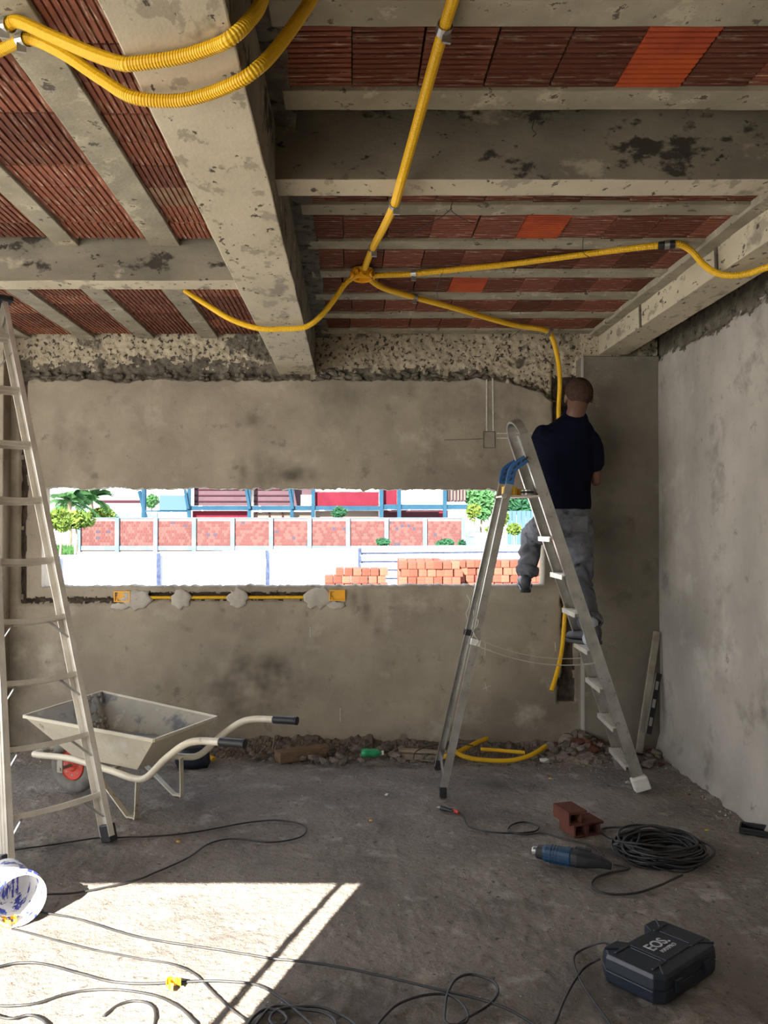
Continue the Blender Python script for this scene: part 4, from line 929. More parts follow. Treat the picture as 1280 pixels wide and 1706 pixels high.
def lettering(txt, size, x, y):
    cu = bpy.data.curves.new('lettering', 'FONT'); cu.body = txt; cu.size = size; cu.extrude = .0006; cu.align_x = 'CENTER'; cu.offset = .0008 if size > .03 else .0003
    tmp = bpy.data.objects.new('t', cu); COL.objects.link(tmp); dg = bpy.context.evaluated_depsgraph_get()
    me = bpy.data.meshes.new_from_object(tmp.evaluated_get(dg)); bpy.data.objects.remove(tmp)
    me.transform(Matrix.Translation(-CS.location) @ mt @ Matrix.Translation((x, y, .1042))); me.materials.clear(); me.materials.append(M['case_print'])
    o = bpy.data.objects.new('lettering', me); o.parent = CS; COL.objects.link(o); o['label'] = 'pale printed lettering'
lettering('EOS.', .058, .193, .110); lettering('MAXPRO', .022, .2, .083)
# paint bucket on its side
bc = PZ(33, 1499, .103); axb = Vector((-.62, .78, .03)).normalized()
BK = thing('paint_bucket', Vector((bc.x, bc.y, 0)), 'white paint bucket streaked with blue lying on its side at the left edge', 'bucket')
g = MB(); g.lathe([(.1, 0), (.1, .004), (.094, .1), (.088, .21), (.001, .21), (.001, .205), (.084, .205), (.09, .1), (.095, .004), (.095, 0), (.1, 0)], bc, axb, 36, cap=False); g.build('bucket_wall', 'bucket', BK, smooth=True)
g = MB(); g.lathe([(.096, -.004), (.103, -.004), (.104, .006), (.1, .01), (.096, .006), (.096, -.004)], bc, axb, 36, cap=False); g.lathe([(.1, .03), (.106, .03), (.106, .036), (.1, .036)], bc, axb, 36, cap=False); g.build('rim', 'bucket', BK)
g = MB(); sd_ = axb.cross(Vector((0, 0, 1))).normalized(); g.tube([bc+axb*.03+sd_*.106*math.cos(a)+Vector((0, 0, 1))*.06*0-axb*.11*math.sin(a)*.2+Vector((0, 0, -.06))*math.sin(a) for a in [math.pi*k/14 for k in range(15)]], .002, 6); g.build('wire_handle', 'zinc', BK)
# yellow scraps
def scrap(px, py, sx, label, m='yellow', z=.012):
    g = MB(); c = PZ(px, py, 0)
    for k in range(3):
        a = R.uniform(0, 6); n = 7; g.sweep(smoothpath([c+Vector((math.cos(a+i*.9)*sx*(.4+.2*k), math.sin(a+i*.9)*sx*(.35+.1*i), z+.012*abs(math.sin(i*1.9+k)))) for i in range(4)], 4), (0, .3, 1), .022, .002)
    return tag(g.build('plastic_scrap', m, bevel=0), label, 'scrap')
scrap(18, 1542, .05, 'yellow plastic strip lying under the mouth of the paint bucket')
scrap(288, 1648, .035, 'crumpled yellow scrap lying in the sunlit patch')
for px, py, lb in ((618, 1367, 'tiny yellow chip on the open floor left of the plug'), (917, 1297, 'tiny yellow chip in front of the rubble heap'), (1178, 1383, 'tiny yellow chip behind the coiled cable'), (297, 1402, 'tiny yellow chip inside the loop of thin grey cord')):
    g = MB(); c = PZ(px, py, .003); g.add([c+Vector((.012*math.cos(a)*(1+.3*(k % 2)), .012*math.sin(a), 0)) for k, a in enumerate([.1, 1.3, 2.4, 3.9, 5.1])]+[c+Vector((0, 0, .006))], [(0, 1, 5), (1, 2, 5), (2, 3, 5), (3, 4, 5), (4, 0, 5), (4, 3, 2, 1, 0)]); tag(g.build('plastic_chip', 'yellow'), lb, 'scrap')
# conduit offcuts on the floor
def offcut(pts, label, r=.016):
    g = MB(); path = resample(smoothpath([PZ(*p) for p in pts], 10), .0035); g.tube(path, [r if i % 2 else r*.87 for i in range(len(path))], 10); return tag(g.build('conduit_offcut', 'yellow', smooth=True), label, 'conduit')
offcut([(735, 1262, .03), (757, 1256, .05), (785, 1242, .07), (812, 1230, .09)], 'straight yellow conduit offcut propped on rubble, nearest the prop legs')
offcut([(758, 1252, .07), (775, 1261, .04), (805, 1266, .025), (850, 1267, .025), (885, 1258, .05), (910, 1243, .085)], 'long curved yellow conduit offcut in front of the others')
offcut([(801, 1248, .055), (830, 1250, .05), (876, 1254, .045)], 'short yellow conduit offcut between the two longer ones', .0135)
offcut([(337, 1256, .03), (357, 1265, .025)], 'stub of yellow conduit beside the wheelbarrow')
# timbers
def timber(a, b_, w_, h, label, m='wood', z=0):
    A = Vector(a); B = Vector(b_); g = MB(); d = (B-A).normalized(); s = Vector((0, 0, 1)).cross(d)
    rr = []
    for i in range(9):
        p = A.lerp(B, i/8); e = .002*nz(i, w_*9, 0, 1.1); rr.append([p+s*w_/2, p-s*w_/2, p-s*(w_/2+e)+Vector((0, 0, h+e)), p+s*(w_/2-e)+Vector((0, 0, h-e))])
    g.ring_loft(rr); return tag(g.build('timber_offcut', m, bevel=.003), label, 'timber')
timber(PZ(462, 1270, .0), PZ(543, 1258, .0), .10, .07, 'brown squared timber offcut lying at the foot of the far wall')
timber(PZ(653, 1262, .0), PZ(728, 1268, .0), .055, .03, 'pale flat batten beside the prop legs of the stepladder, in front', 'wood_pale')
timber(PZ(665, 1252, .035), PZ(745, 1256, .03), .05, .02, 'pale flat batten lying behind and on top of the front batten', 'wood_pale')
cable('bent black wire arching over the battens', [(690, 1272, .0), (692, 1255, .06), (715, 1244, .10), (760, 1240, .10), (790, 1244, .09)], .004)
t = thing('crumpled_bottle', PZ(617, 1256, .06), 'crushed green plastic bottle on the rubble under the window', 'bottle')
cg = PZ(617, 1254, .075); g = MB(); rr = []
for i, (h, r) in enumerate(((-.06, .012), (-.055, .032), (-.03, .036), (0, .03), (.025, .036), (.045, .03), (.06, .014), (.075, .012))):
    rr.append([cg+Vector((h, 0, 0))+Vector((.006*nz(k, i, 0, .9), r*math.cos(2*math.pi*k/12)*(1+.35*nz(i, k*.8, 1, 1)), .8*r*math.sin(2*math.pi*k/12)*(1+.3*nz(k, i, 5, .8)))) for k in range(12)])
g.ring_loft(rr); g.build('bottle_body', 'green', t, smooth=True); g = MB(); g.lathe([(.001, 0), (.014, 0), (.014, .014), (.001, .014)], cg+Vector((.074, 0, 0)), (1, 0, 0), 12); g.build('cap', 'white', t)
# straightedge and level leaning in the corner
t = thing('straightedge', PZ(1066, 1256, 0), 'long grey aluminium straightedge leaning in the right corner', 'straightedge')
a, b_ = PZ(1064, 1258, .0), P(1095, 1052, 5.80); g = MB(); wd_ = (b_-a).normalized().cross(Vector((0, 1, 0))); g.sweep([a, b_], wd_, .045, .022); g.build('box_section', 'rust', t, bevel=.003)
g = MB(); g.sweep([a-Vector((0, 0, 0)), a.lerp(b_, .02)], wd_, .047, .024); g.build('end_cap', 'black', t)
t = thing('spirit_level', P(1086, 1190, 5.75), 'short dark spirit level with silver edge leaning behind the straightedge', 'spirit level')
a, b_ = P(1084, 1190, 5.7), P(1097, 1122, 5.79); a = P(1080, 1222, 5.66); g = MB(); g.sweep([a, b_], wd_, .042, .022); g.build('level_body', 'black', t, bevel=.002)
g = MB(); g.sweep([a+wd_*.022-Vector((0, .004, 0)), b_+wd_*.022-Vector((0, .004, 0))], wd_, .008, .026); g.build('edge_strip', 'zinc', t)
for q in (.2, .5, .8): g = MB(); g.sweep([a.lerp(b_, q-.07)-Vector((0, .012, 0)), a.lerp(b_, q+.07)-Vector((0, .012, 0))], wd_, .02, .006); g.build('window_slot', 'zinc', t)
# black thing at the right wall
t = thing('plastic_offcut', PZ(1258, 1390, 0), 'small black plastic tray lying against the right wall', 'tray'); c = PZ(1258, 1388, 0); m2 = Matrix.Translation(c) @ Matrix.Rotation(-.5, 4, 'Z')
g = MB(); g.box((-.07, -.04, 0), (.07, .04, .012), m2); g.box((-.07, -.04, .012), (-.062, .04, .035), m2); g.box((.062, -.04, .012), (.07, .04, .04), m2); g.box((-.062, .032, .012), (.062, .04, .038), m2); g.box((-.062, -.04, .012), (.062, -.034, .03), m2); g.build('tray_shell', 'black', t, bevel=.003)
# toolbag behind the barrow
t = thing('tool_bag', PZ(316, 1284, 0), 'dark blue-black tool bag behind the wheelbarrow legs', 'bag'); c = PZ(318, 1282, 0)
g = MB(); g.ring_loft([[c+Vector((a*math.cos(q)*1.0, b2*math.sin(q)+.06, z+.006*nz(q, z, 1, 3))) for q in [2*math.pi*k/16 for k in range(16)]] for a, b2, z in ((.1, .05, 0), (.115, .06, .03), (.11, .06, .09), (.09, .045, .13))]); g.build('bag_body', 'dark_navy', t, smooth=True)
g = MB(); g.tube([c+Vector((.07*math.cos(q), .06, .12+.045*math.sin(q))) for q in [math.pi*k/10 for k in range(11)]], .006, 6); g.build('carry_strap', 'black', t)
# black hose heap on the far side of the barrow
g = MB(); c = PZ(300, 1250, .0)+Vector((0, .0, .33))
# rubble: individual larger chunks
def rock_mesh(name, seed, m, flat=.6):
    bmm = bmesh.new(); bmesh.ops.create_icosphere(bmm, subdivisions=1, radius=1); rr = random.Random(seed)
    for v in bmm.verts: v.co *= rr.uniform(.65, 1.15); v.co.z *= flat; v.co.x *= 1.25
    me = bpy.data.meshes.new(name); bmm.to_mesh(me); bmm.free(); me.materials.append(M[m]); return me
rocks = [rock_mesh('rubble_chunk', s, m, f) for s, m, f in ((1, 'rubble', .5), (2, 'rubble', .7), (3, 'rubble_pale', .5), (4, 'rubble_red', .6), (5, 'rubble', .4), (6, 'rubble', .6))]
def rock(px, py, z, size, k, label, group):
    o = bpy.data.objects.new('rubble_chunk', rocks[k]); COL.objects.link(o); p = PZ(px, py, z); o.location = p+Vector((0, 0, size*.3)); o.scale = (size,)*3
    o.rotation_euler = (R.uniform(-.4, .4), R.uniform(-.4, .4), R.uniform(0, 6)); tag(o, label, 'rubble', group); return o
def heapz(px): return max(0, .12*math.exp(-((px-955)/42)**2))
def moundz(x, y): return .105*math.exp(-((x-1.55)/.17)**2-((y-5.80)/.17)**2)
for k in range(95):
    x = R.gauss(1.54, .17); x = min(max(x, 1.2), 1.95); y = min(5.80, 5.74+R.gauss(0, .12)); 
    o = bpy.data.objects.new('rubble_chunk', rocks[R.choice((0, 1, 4, 5, 3, 0, 1))]); COL.objects.link(o); sz_ = R.choice((.016, .022, .03, .042))*R.uniform(.8, 1.2); o.location = (x, y, moundz(x, y)+sz_*.25); o.scale = (sz_,)*3
    o.rotation_euler = (R.uniform(-.6, .6), R.uniform(-.6, .6), R.uniform(0, 6)); tag(o, 'grey or brick-red rubble chunk in the heap below the hanging conduit', 'rubble', 'rubble chunks in the heap by the right pier')
rock(909, 1271, .02, .045, 2, 'palest flat rubble chunk at the front left of the heap', None)
for k in range(70):
    rock(R.uniform(480, 720), R.uniform(1246, 1272), .02, R.uniform(.014, .034), R.choice((0, 1, 4, 5, 1)), 'grey rubble chunk between the brown timber and the battens', 'rubble chunks under the middle of the window')
for k in range(10):
    rock(R.uniform(415, 460), R.uniform(1252, 1272), .01, R.uniform(.02, .04), R.choice((0, 1, 4)), 'grey rubble chunk left of the brown timber', 'rubble chunks left of the timber')
for k in range(26):
    rock(R.uniform(1035, 1105), R.uniform(1247, 1278), .0, R.uniform(.015, .045), R.choice((0, 1, 3)), 'rubble chunk near the right corner behind the ladder foot', 'rubble chunks in the right corner')
rock(1086, 1268, 0, .026, 2, 'white rubble chip in the right corner by the straightedge', None)
rock(600, 1250, .03, .05, 1, 'largest grey rubble chunk left of the green bottle', None)
rock(637, 1252, .03, .05, 5, 'largest grey rubble chunk right of the green bottle', None)
rock(645, 1325, 0, .016, 2, 'white chip on the open floor left of the prop legs', None)
rock(1047, 1305, 0, .02, 2, 'white chip left of the plastered ladder foot', None)
# fine debris
g = MB()
def bit(c, s):
    a = R.uniform(0, 6); q = [c+Vector((s*math.cos(a+k*2.1)*R.uniform(.6, 1.2), s*math.sin(a+k*2.1)*R.uniform(.6, 1.2), -.002)) for k in range(3)]+[c+Vector((R.uniform(-.3, .3)*s, R.uniform(-.3, .3)*s, s*R.uniform(.5, .9)))]
    g.add(q, [(0, 1, 3), (1, 2, 3), (2, 0, 3), (2, 1, 0)])
for k in range(2600):
    t = R.random()
    if t < .38: x = R.uniform(-2.4, 2.1); y = 5.97-abs(R.gauss(0, .22)); 
    elif t < .5: x = 2.1-abs(R.gauss(0, .12)); y = R.uniform(3.6, 5.9)
    else: x = R.uniform(-1.6, 2.0); y = R.uniform(2.4, 5.6)
    if t < .2: x, y = R.gauss(1.52, .22), 5.75-abs(R.gauss(0, .16))
    if x > 2.1: continue
    g.cur = R.choice((0, 0, 0, 1, 2, 0)); bit(Vector((x, y, floorz(x, y))), R.uniform(.003, .011) if t < .5 else R.uniform(.002, .006))
o = g.build('debris', ['rubble', 'rubble_pale', 'rubble_red'], origin=(0, 4, 0)); tag(o, 'fine plaster and brick crumbs strewn over the floor', 'debris', kind='stuff')
# mound under the heap
g = MB(); n = 40
for jy in range(n+1):
    for ix in range(n+1):
        x = 1.55-.4+.8*ix/n; y = 5.45+.5*jy/n; g.v.append(Vector((x, y, moundz(x, y)-.012+.012*nz(x, y, 0, 30)+.008*nz(x, y, 3, 60))))
g.f = [[jy*(n+1)+ix, jy*(n+1)+ix+1, (jy+1)*(n+1)+ix+1, (jy+1)*(n+1)+ix] for jy in range(n) for ix in range(n)]; g.mi = [0]*len(g.f)
tag(g.build('rubble_mound', 'rubble'), 'brown earth and brick dust under the rubble heap', 'rubble', kind='stuff')
g = MB(); nxx, nyy = 260, 26
for jy in range(nyy+1):
    for ix in range(nxx+1):
        x = -1.15+2.75*ix/nxx; y = 5.5+.49*jy/nyy; q = max(0, (y-5.5)/.49); e = min(1, (x+1.15)*4, (1.6-x)*4)
        h = e*(.05*q**2*(1+.9*nz(x, y, 0, 4))+.022*q*nz(x, y, 2, 22)+.012*nz(x, y, 5, 60))-.012
        if abs(x+.2) < .35: h += .03*q*e
        g.v.append(Vector((x, y, h)))
g.f = [[jy*(nxx+1)+ix, jy*(nxx+1)+ix+1, (jy+1)*(nxx+1)+ix+1, (jy+1)*(nxx+1)+ix] for jy in range(nyy) for ix in range(nxx)]; g.mi = [0]*len(g.f)
tag(g.build('rubble_strip', 'rubble'), 'crumbled mortar and earth banked along the foot of the far wall', 'rubble', kind='stuff')
# tie wires hanging from the slab
def wire(pts, label):
    g = MB(); g.tube(smoothpath([P(*p) for p in pts], 5), .0016, 5); return tag(g.build('tie_wire', 'black'), label, 'wire')
wire([(755, 345, 3.5), (735, 362, 3.5), (715, 372, 3.5), (690, 385, 3.7), (660, 390, 3.9)], 'thin tie wire sagging below the slab behind the cross beam, longest')
wire([(755, 335, 3.45), (752, 350, 3.45), (768, 362, 3.5), (790, 372, 3.5), (800, 360, 3.6)], 'thin tie wire hooked beside the longest one behind the cross beam')
wire([(890, 200, 2.79), (887, 215, 2.78), (893, 222, 2.78), (888, 228, 2.78)], 'small wire hook on the front of the cross beam')
wire([(972, 396, 3.9), (972, 420, 3.9), (985, 430, 3.95), (998, 440, 4.0)], 'thin tie wire crossing the long conduit of the right bay')
wire([(740, 445, 4.3), (735, 460, 4.3), (728, 480, 4.5), (730, 495, 4.6)], 'thin tie wire hanging between the two right-hand conduits')
wire([(868, 550, 5.7), (850, 562, 5.7), (842, 568, 5.75), (845, 560, 5.8), (830, 580, 5.9), (822, 602, 5.92)], 'thin tie wire hanging in front of the rough wall top')
# ================================================================== OUTSIDE
# brick stacks
obm = bpy.data.meshes.new('brick'); g = MB(); g.box((-.057, -.1, 0), (.057, .1, .1)); g.box((-.048, -.103, .012), (-.006, -.1, .046)); g.box((.006, -.103, .012), (.048, -.1, .046)); g.box((-.048, -.103, .058), (-.006, -.1, .092)); g.box((.006, -.103, .058), (.048, -.1, .092))
obm.from_pydata(g.v, [], g.f); obm.materials.append(M['obrick'])
def stack(name, label, cols, Y, rows_vis=5, dy=0, ang=0):
    """cols: list of (px, top py); bricks hang down from the top, lowest ones joined"""
    xs_ = [P(p, 940, Y).x for p, _ in cols]; root = thing('brick_stack', ((min(xs_)+max(xs_))/2, Y, -.45), label, 'bricks')
    low = MB()
    for d in range(2):
        for (px, py) in cols:
            x = P(px, py, Y).x; zt_ = P(px, py, Y).z; n = max(1, round((zt_+.45)/.106)); 
            for k in range(n):
                z = -.45+k*.106
                if k >= n-rows_vis and (d == 0 or k == n-1):
                    o = bpy.data.objects.new('brick', obm); o.parent = root; o.location = Vector((x+R.uniform(-.004, .004)+(.0 if k % 2 else .03), Y+d*.205+R.uniform(-.03, .02), z))-root.location; o.rotation_euler = (0, 0, R.uniform(-.05, .05)); COL.objects.link(o)
                else: low.box((x-.06, Y-.1+d*.205, z), (x+.06, Y+.1+d*.205, z+.103))
    o = low.build('brick_courses', 'obrick', root); o['kind'] = 'stuff'; return root
def colsx(a, b, f, st=14.6):
    res = []; x = a
    while x < b: res.append((x, f(x))); x += st
    return res
stack('a', 'small stepped stack of orange blocks outside left of the long stack', colsx(548, 636, lambda x: 958 if x < 560 else (950 if x < 572 else (944 if x < 606 else 946))), 12.0, 4)
stack('b', 'front tier of the long orange block stack outside the window', colsx(671, 762, lambda x: 938), 11.8, 4)
stack('c', 'long orange block stack outside the window behind the stepladder', colsx(671, 730, lambda x: 926, 14.2), 12.6, 4)
stack('d', 'right-hand run of the long orange block stack seen past the man', colsx(738, 925, lambda x: 927+.0*x), 12.2, 5)
# sheet fence
FA, FB, FC = Vector((-7.6, 10.8, 0)), Vector((.12, 17.3, 0)), Vector((9.5, 20.0, 0))
fe = thing('sheet_fence', (-2, 15, -.45), 'white sheet-metal site fence crossing the plot outside the window', 'fence')
def fpt(px, A, B):
    d = ray(px, 900); k = d.x/d.y; t = (A.x-k*A.y)/((A.x-k*A.y)-(B.x-k*B.y)); return A.lerp(B, t)
pj = [FA, fpt(-60, FA, FB), fpt(95, FA, FB), fpt(262, FA, FB), fpt(443, FA, FB), FB]
for i in range(len(pj)-1):
    a, b_ = pj[i], pj[i+1]; d = (b_-a); L = d.length; d.normalize(); nn = Vector((d.y, -d.x, 0)); top = 1.06 if i > 0 else 1.0
    g = MB(); n = int(L/.09); rr = []
    for k in range(n+1):
        off = .018*(1 if k % 2 else -1); p = a+d*L*k/n+nn*off; rr.append([Vector((p.x, p.y, -.45)), Vector((p.x, p.y, top)), Vector((p.x, p.y, top))-nn*.003, Vector((p.x, p.y, -.45))-nn*.003])
    g.ring_loft(rr); g.build('sheet_panel', 'sheet', fe)
    g = MB(); q = b_+nn*.045; rr = []
    for k in range(16): rr.append([Vector((q.x, q.y, -.45+k*.1))+d*e*(.035+.02*nz(k, i, e, 1.3)) + nn*f for e, f in ((-1, 0), (1, 0), (1, .012), (-1, .012))])
    g.ring_loft(rr); g.build('sheet_joint', 'joint_gap_shadow', fe)
g = MB()
d = (FC-FB); L = d.length; d.normalize(); nn = Vector((d.y, -d.x, 0))
for k in range(9):
    z0 = -.45+k*.175; z1 = z0+.135
    g = MB(); g.add([FB+Vector((0, 0, z0)), FC+Vector((0, 0, z0)), FC+Vector((0, 0, z1))+nn*.05, FB+Vector((0, 0, z1))+nn*.05, FB+Vector((0, 0, z0))-nn*.02, FC+Vector((0, 0, z0))-nn*.02, FC+Vector((0, 0, z1))-nn*.02, FB+Vector((0, 0, z1))-nn*.02], [(0, 1, 2, 3), (7, 6, 5, 4), (3, 2, 6, 7), (0, 4, 5, 1), (0, 3, 7, 4), (1, 5, 6, 2)]); g.build('fence_board', 'sheet', fe)
g = MB(); q0, q1 = FB-nn*.03, FC-nn*.03; g.sweep([q0+Vector((0, 0, .3)), q1+Vector((0, 0, .3))], (0, 0, 1), 1.5, .01); g.build('gap_shadow_sheet', 'joint_gap_shadow', fe)  # dark sheet added behind the boards as painted shadow in their gaps
# brick boundary wall
EY = 57.0
bw = thing('boundary_wall', (P(450, 900, EY).x, EY, -.45), 'long red block boundary wall with pale pilasters beyond the fence', 'wall')
pil = [132+64*k for k in range(11)]; wtop = P(450, 864, EY).z
for i, px in enumerate(pil):
    x = P(px, 900, EY).x; g = MB(); g.box((x-.14, EY-.2, -.45), (x+.14, EY+.1, wtop+.05)); g.build('pilaster', 'epil', bw)
    if i == len(pil)-1: break
    x2 = P(pil[i+1], 900, EY).x; g = MB(); g.cur = 0; g.box((x+.14, EY-.02, -.45), (x2-.14, EY+.08, wtop))
    nb = 10; bwid = (x2-x-.28)/nb
    for r in range(12):
        z0 = -.2+r*.208
        if z0+.19 > wtop: break
        for c_ in range(-1, nb):
            xa = x+.14+(c_+(.5 if r % 2 else 0))*bwid; xb = min(xa+bwid-.02, x2-.14); xa = max(xa, x+.14)
            if xb-xa < .03: continue
            g.cur = R.choice((1, 1, 1, 2, 2)) if R.random() > .02 else 3; g.box((xa, EY-.045, z0), (xb, EY-.02, z0+.185))
    o = g.build('block_panel', ['ejoint', 'ebrick', 'ebrick2', 'ebrick3'], bw); o['kind'] = 'stuff'
g = MB(); g.box((P(132, 900, EY).x, EY-.12, -.32), (P(772, 900, EY).x, EY+.08, -.02)); g.build('ground_beam', 'epil', bw)
g = MB(); g.box((P(132, 900, EY).x, EY-.06, wtop), (P(772, 900, EY).x, EY+.12, wtop+.07)); g.build('coping', 'epil', bw)
# steel-framed building
BY = 80.0
BD = thing('steel_framed_building', (P(500, 870, BY).x, BY+4, -.45), 'blue steel-framed building with red panels beyond the boundary wall', 'building')
def bp(name, x0, x1, y0, y1, m, dy=0, th=.3, par=None):
    a = P(x0, y1, BY); b2 = P(x1, y0, BY); g = MB(); g.box((a.x, BY+dy, a.z), (b2.x, BY+dy+th, b2.z)); return g.build(name, m, par or BD)
bp('rear_wall', 268, 776, 770, 905, 'bwhite', 3, 4)
for x0, x1 in ((320, 413), (421, 484)):
    pn = bp('cladding_panel', x0, x1, 780, 842, 'bpink', 1.0)
    for k in range(6): bp('louvre', x0, x1, 784+k*10, 786+k*10, 'bmaroon', .9, .15, pn)
bp('cladding_panel', 488, 520, 780, 842, 'bpink', 1.4); bp('window', 500, 518, 824, 842, 'bwhite', 1.2)
bp('roof_eave', 300, 640, 740, 770, 'bsteel', -2, 6)
bp('red_panel', 319, 414, 851, 862, 'bred', .6); bp('shop_front', 421, 484, 853, 866, 'cream', .6); bp('shop_front', 488, 520, 853, 866, 'cream', .6)
bp('red_panel', 525, 631, 820, 844, 'bred', .2); bp('red_panel', 633, 661, 780, 843, 'bred', -.6); bp('white_panel', 668, 736, 780, 841, 'bwhite', -.6)
bp('white_panel', 525, 631, 780, 818, 'bwhite', .8)
bp('shop_front', 525, 631, 851, 900, 'cream', .8); bp('maroon_shutter', 637, 731, 850, 900, 'bmaroon', .2); bp('red_panel', 731, 747, 850, 900, 'bred', .4)
bp('slatted_gallery', 743, 776, 780, 836, 'bpink', -.4)
for k in range(6): bp('gallery_post', 745+k*5.4, 747+k*5.4, 780, 834, 'cream', -.7, .2)
for (x0, x1, y0, y1, dyy) in ((268, 633, 843, 850, -.2), (632, 776, 841, 849, -1.2), (240, 312, 850, 853, -.2)): bp('steel_beam', x0, x1, y0, y1, 'bsteel', dyy)
for x in (316, 416, 487, 522): bp('steel_column', x-3, x+3, 770, 905, 'bsteel', -.4)
for x in (635, 664, 739): bp('steel_column', x-3, x+3, 770, 905, 'bsteel', -1.4)
for x in (302, 404, 476): 
    g = MB(); g.sweep([P(x-2, 770, BY-.5), P(x+12, 848, BY-.5)], (0, 1, 0), .25, .25); g.build('raking_strut', 'bsteel', BD)
bp('light_blue_box', 267, 312, 825, 850, 'blightblue', -.3, 2)
for k in range(3): bp('glazing', 272+k*14, 283+k*14, 853, 866, 'bwhite', .2)
for k in range(3): bp('mullion', 425+k*22, 427+k*22, 853, 866, 'bmaroon', .4)
g = MB(); g.tube([P(240, 900, BY), P(240, 812, BY), P(236, 770, BY)], .25, 8); g.tube([P(232, 818, BY), P(243, 862, BY)], .18, 6); g.build('steel_post', 'bsteel', BD)
# far houses at the left
hs_ = thing('house', P(215, 870, 110), 'pale low house with a grey roof behind the trees on the left', 'house')
def hp(name, x0, x1, y0, y1, m, Y, th=3): a = P(x0, y1, Y); b2 = P(x1, y0, Y); g = MB(); g.box((a.x, Y, a.z), (b2.x, Y+th, b2.z)); return g.build(name, m, hs_)
hp('house_wall', 165, 262, 838, 905, 'bwhite', 112, 6); hp('roof', 160, 266, 833, 838, 'bmaroon', 111, 8); hp('garden_wall', 188, 262, 855, 905, 'epil', 105, .4); hp('gate', 214, 236, 853, 862, 'glass_dark', 104.5, .3)
h2 = thing('house', P(72, 870, 40), 'white house with a breeze-block vent at the left of the window opening', 'house')
def hp2(name, x0, x1, y0, y1, m, dy=0, th=.3): a = P(x0, y1, 40); b2 = P(x1, y0, 40); g = MB(); g.box((a.x, 40+dy, a.z), (b2.x, 40+dy+th, b2.z)); return g.build(name, m, h2)
hp2('house_wall', 20, 80, 780, 925, 'bwhite', 0, .25)
for i in range(3):
    for jx in range(2): hp2('vent_hole', 70+i*3.5, 72.4+i*3.5, 816+jx*9, 823+jx*9, 'bmaroon', -.12, .12)
hp2('eave', 60, 94, 806, 813, 'bsteel', -.6, .9)
# vegetation
def leaves(mb, c, rad, n, s, up=.0):
    c = Vector(c); rad = Vector(rad)
    for _ in range(n):
        while True:
            q = Vector((R.uniform(-1, 1), R.uniform(-1, 1), R.uniform(-1, 1)))
            if .25 < q.length < 1: break
        p = c+Vector((q.x*rad.x, q.y*rad.y, q.z*rad.z)); a = Vector((R.gauss(0, 1), R.gauss(0, 1), R.gauss(0, 1))).normalized(); b2 = a.orthogonal().normalized()*s*R.uniform(.6, 1.2); a = a*s*R.uniform(.6, 1.4)
        mb.add([p-a, p+b2*.5, p+a, p-b2*.5], [(0, 1, 2, 3)])
def tree(name, x, Y, ztop, rx, label, m, n=700, cat='tree', group=None, zlow=None, s=.22):
    zlow = -.45 if zlow is None else zlow; t = thing(name, (x, Y, -.45), label, cat, group)
    g = MB(); g.tube([(x, Y, -.5), (x+.1*rx, Y, (ztop-.45)*.3), (x, Y, ztop-.35*(ztop-zlow))], [.08*rx+.03, .06*rx+.02, .02*rx+.01], 8)
    for k in range(5):
        a = k*1.3; g.tube([(x, Y, ztop-.7*(ztop-zlow)), (x+.6*rx*math.cos(a), Y+.6*rx*math.sin(a), ztop-.3*(ztop-zlow))], [.03*rx+.01, .01*rx], 6)
    g.build('trunk', 'trunk', t)
    g = MB(); zc = (ztop+zlow)/2; h = (ztop-zlow)/2
    for k in range(6): leaves(g, (x+R.uniform(-.4, .4)*rx, Y+R.uniform(-.4, .4)*rx, zc+R.uniform(-.35, .35)*h), (rx*.62, rx*.62, h*.62), n//6, s)
    o = g.build('foliage', m, t); return t
def at(px, py, Y): return P(px, py, Y)
for px, top, wpx, Y, m, lb in ((800, 800, 26, 95, 'leaf', 'mid green tree beyond the right end of the boundary wall, leftmost'), (835, 806, 30, 98, 'leaf', 'mid green tree behind the lamp post, next to the leftmost'), (868, 800, 28, 96, 'leaf_dark', 'dark green tree above the blue wall, third from the boundary wall'), (900, 798, 30, 97, 'leaf', 'green tree at the right end of the window opening'), (935, 800, 30, 99, 'leaf_dark', 'dark tree mostly hidden behind the man')):
    p = at(px, 880, Y); tree('tree', p.x, Y, at(px, top, Y).z, wpx/FPX*Y, lb, m, 1200, s=.5, zlow=at(px, 868, Y).z)
for px, top, bot_, wpx, Y, m, lb in ((836, 845, 885, 14, 50, 'leaf_yellow', 'yellow-green young tree in front of the car park'), (790, 835, 872, 16, 62, 'leaf_yellow', 'yellow-green young tree at the right end of the boundary wall'), (856, 868, 893, 12, 45, 'leaf_yellow', 'low yellow-green shrub left of the ladder legs'), (822, 876, 895, 14, 45, 'leaf_yellow', 'low yellow-green shrub under the young tree')):
    p = at(px, 880, Y); tree('young_tree', p.x, Y, at(px, top, Y).z, wpx/FPX*Y, lb, m, 420, cat='tree', s=.16, zlow=at(px, bot_, Y).z)
for px, top, bot_, wpx, Y, m, lb in ((638, 897, 912, 13, 53, 'leaf_dark', 'small dark bush at the foot of the boundary wall, left one'), (741, 897, 912, 17, 53, 'leaf_dark', 'wider dark bush at the foot of the boundary wall'), (770, 901, 912, 6, 53, 'leaf_dark', 'smallest bush at the right end of the boundary wall'), (569, 840, 866, 17, 66, 'leaf_dark', 'round bushy treetop showing above the boundary wall')):
    p = at(px, 880, Y); tree('bush', p.x, Y, at(px, top, Y).z, wpx/FPX*Y, lb, m, 420, cat='bush', s=.16, zlow=at(px, bot_, Y).z)
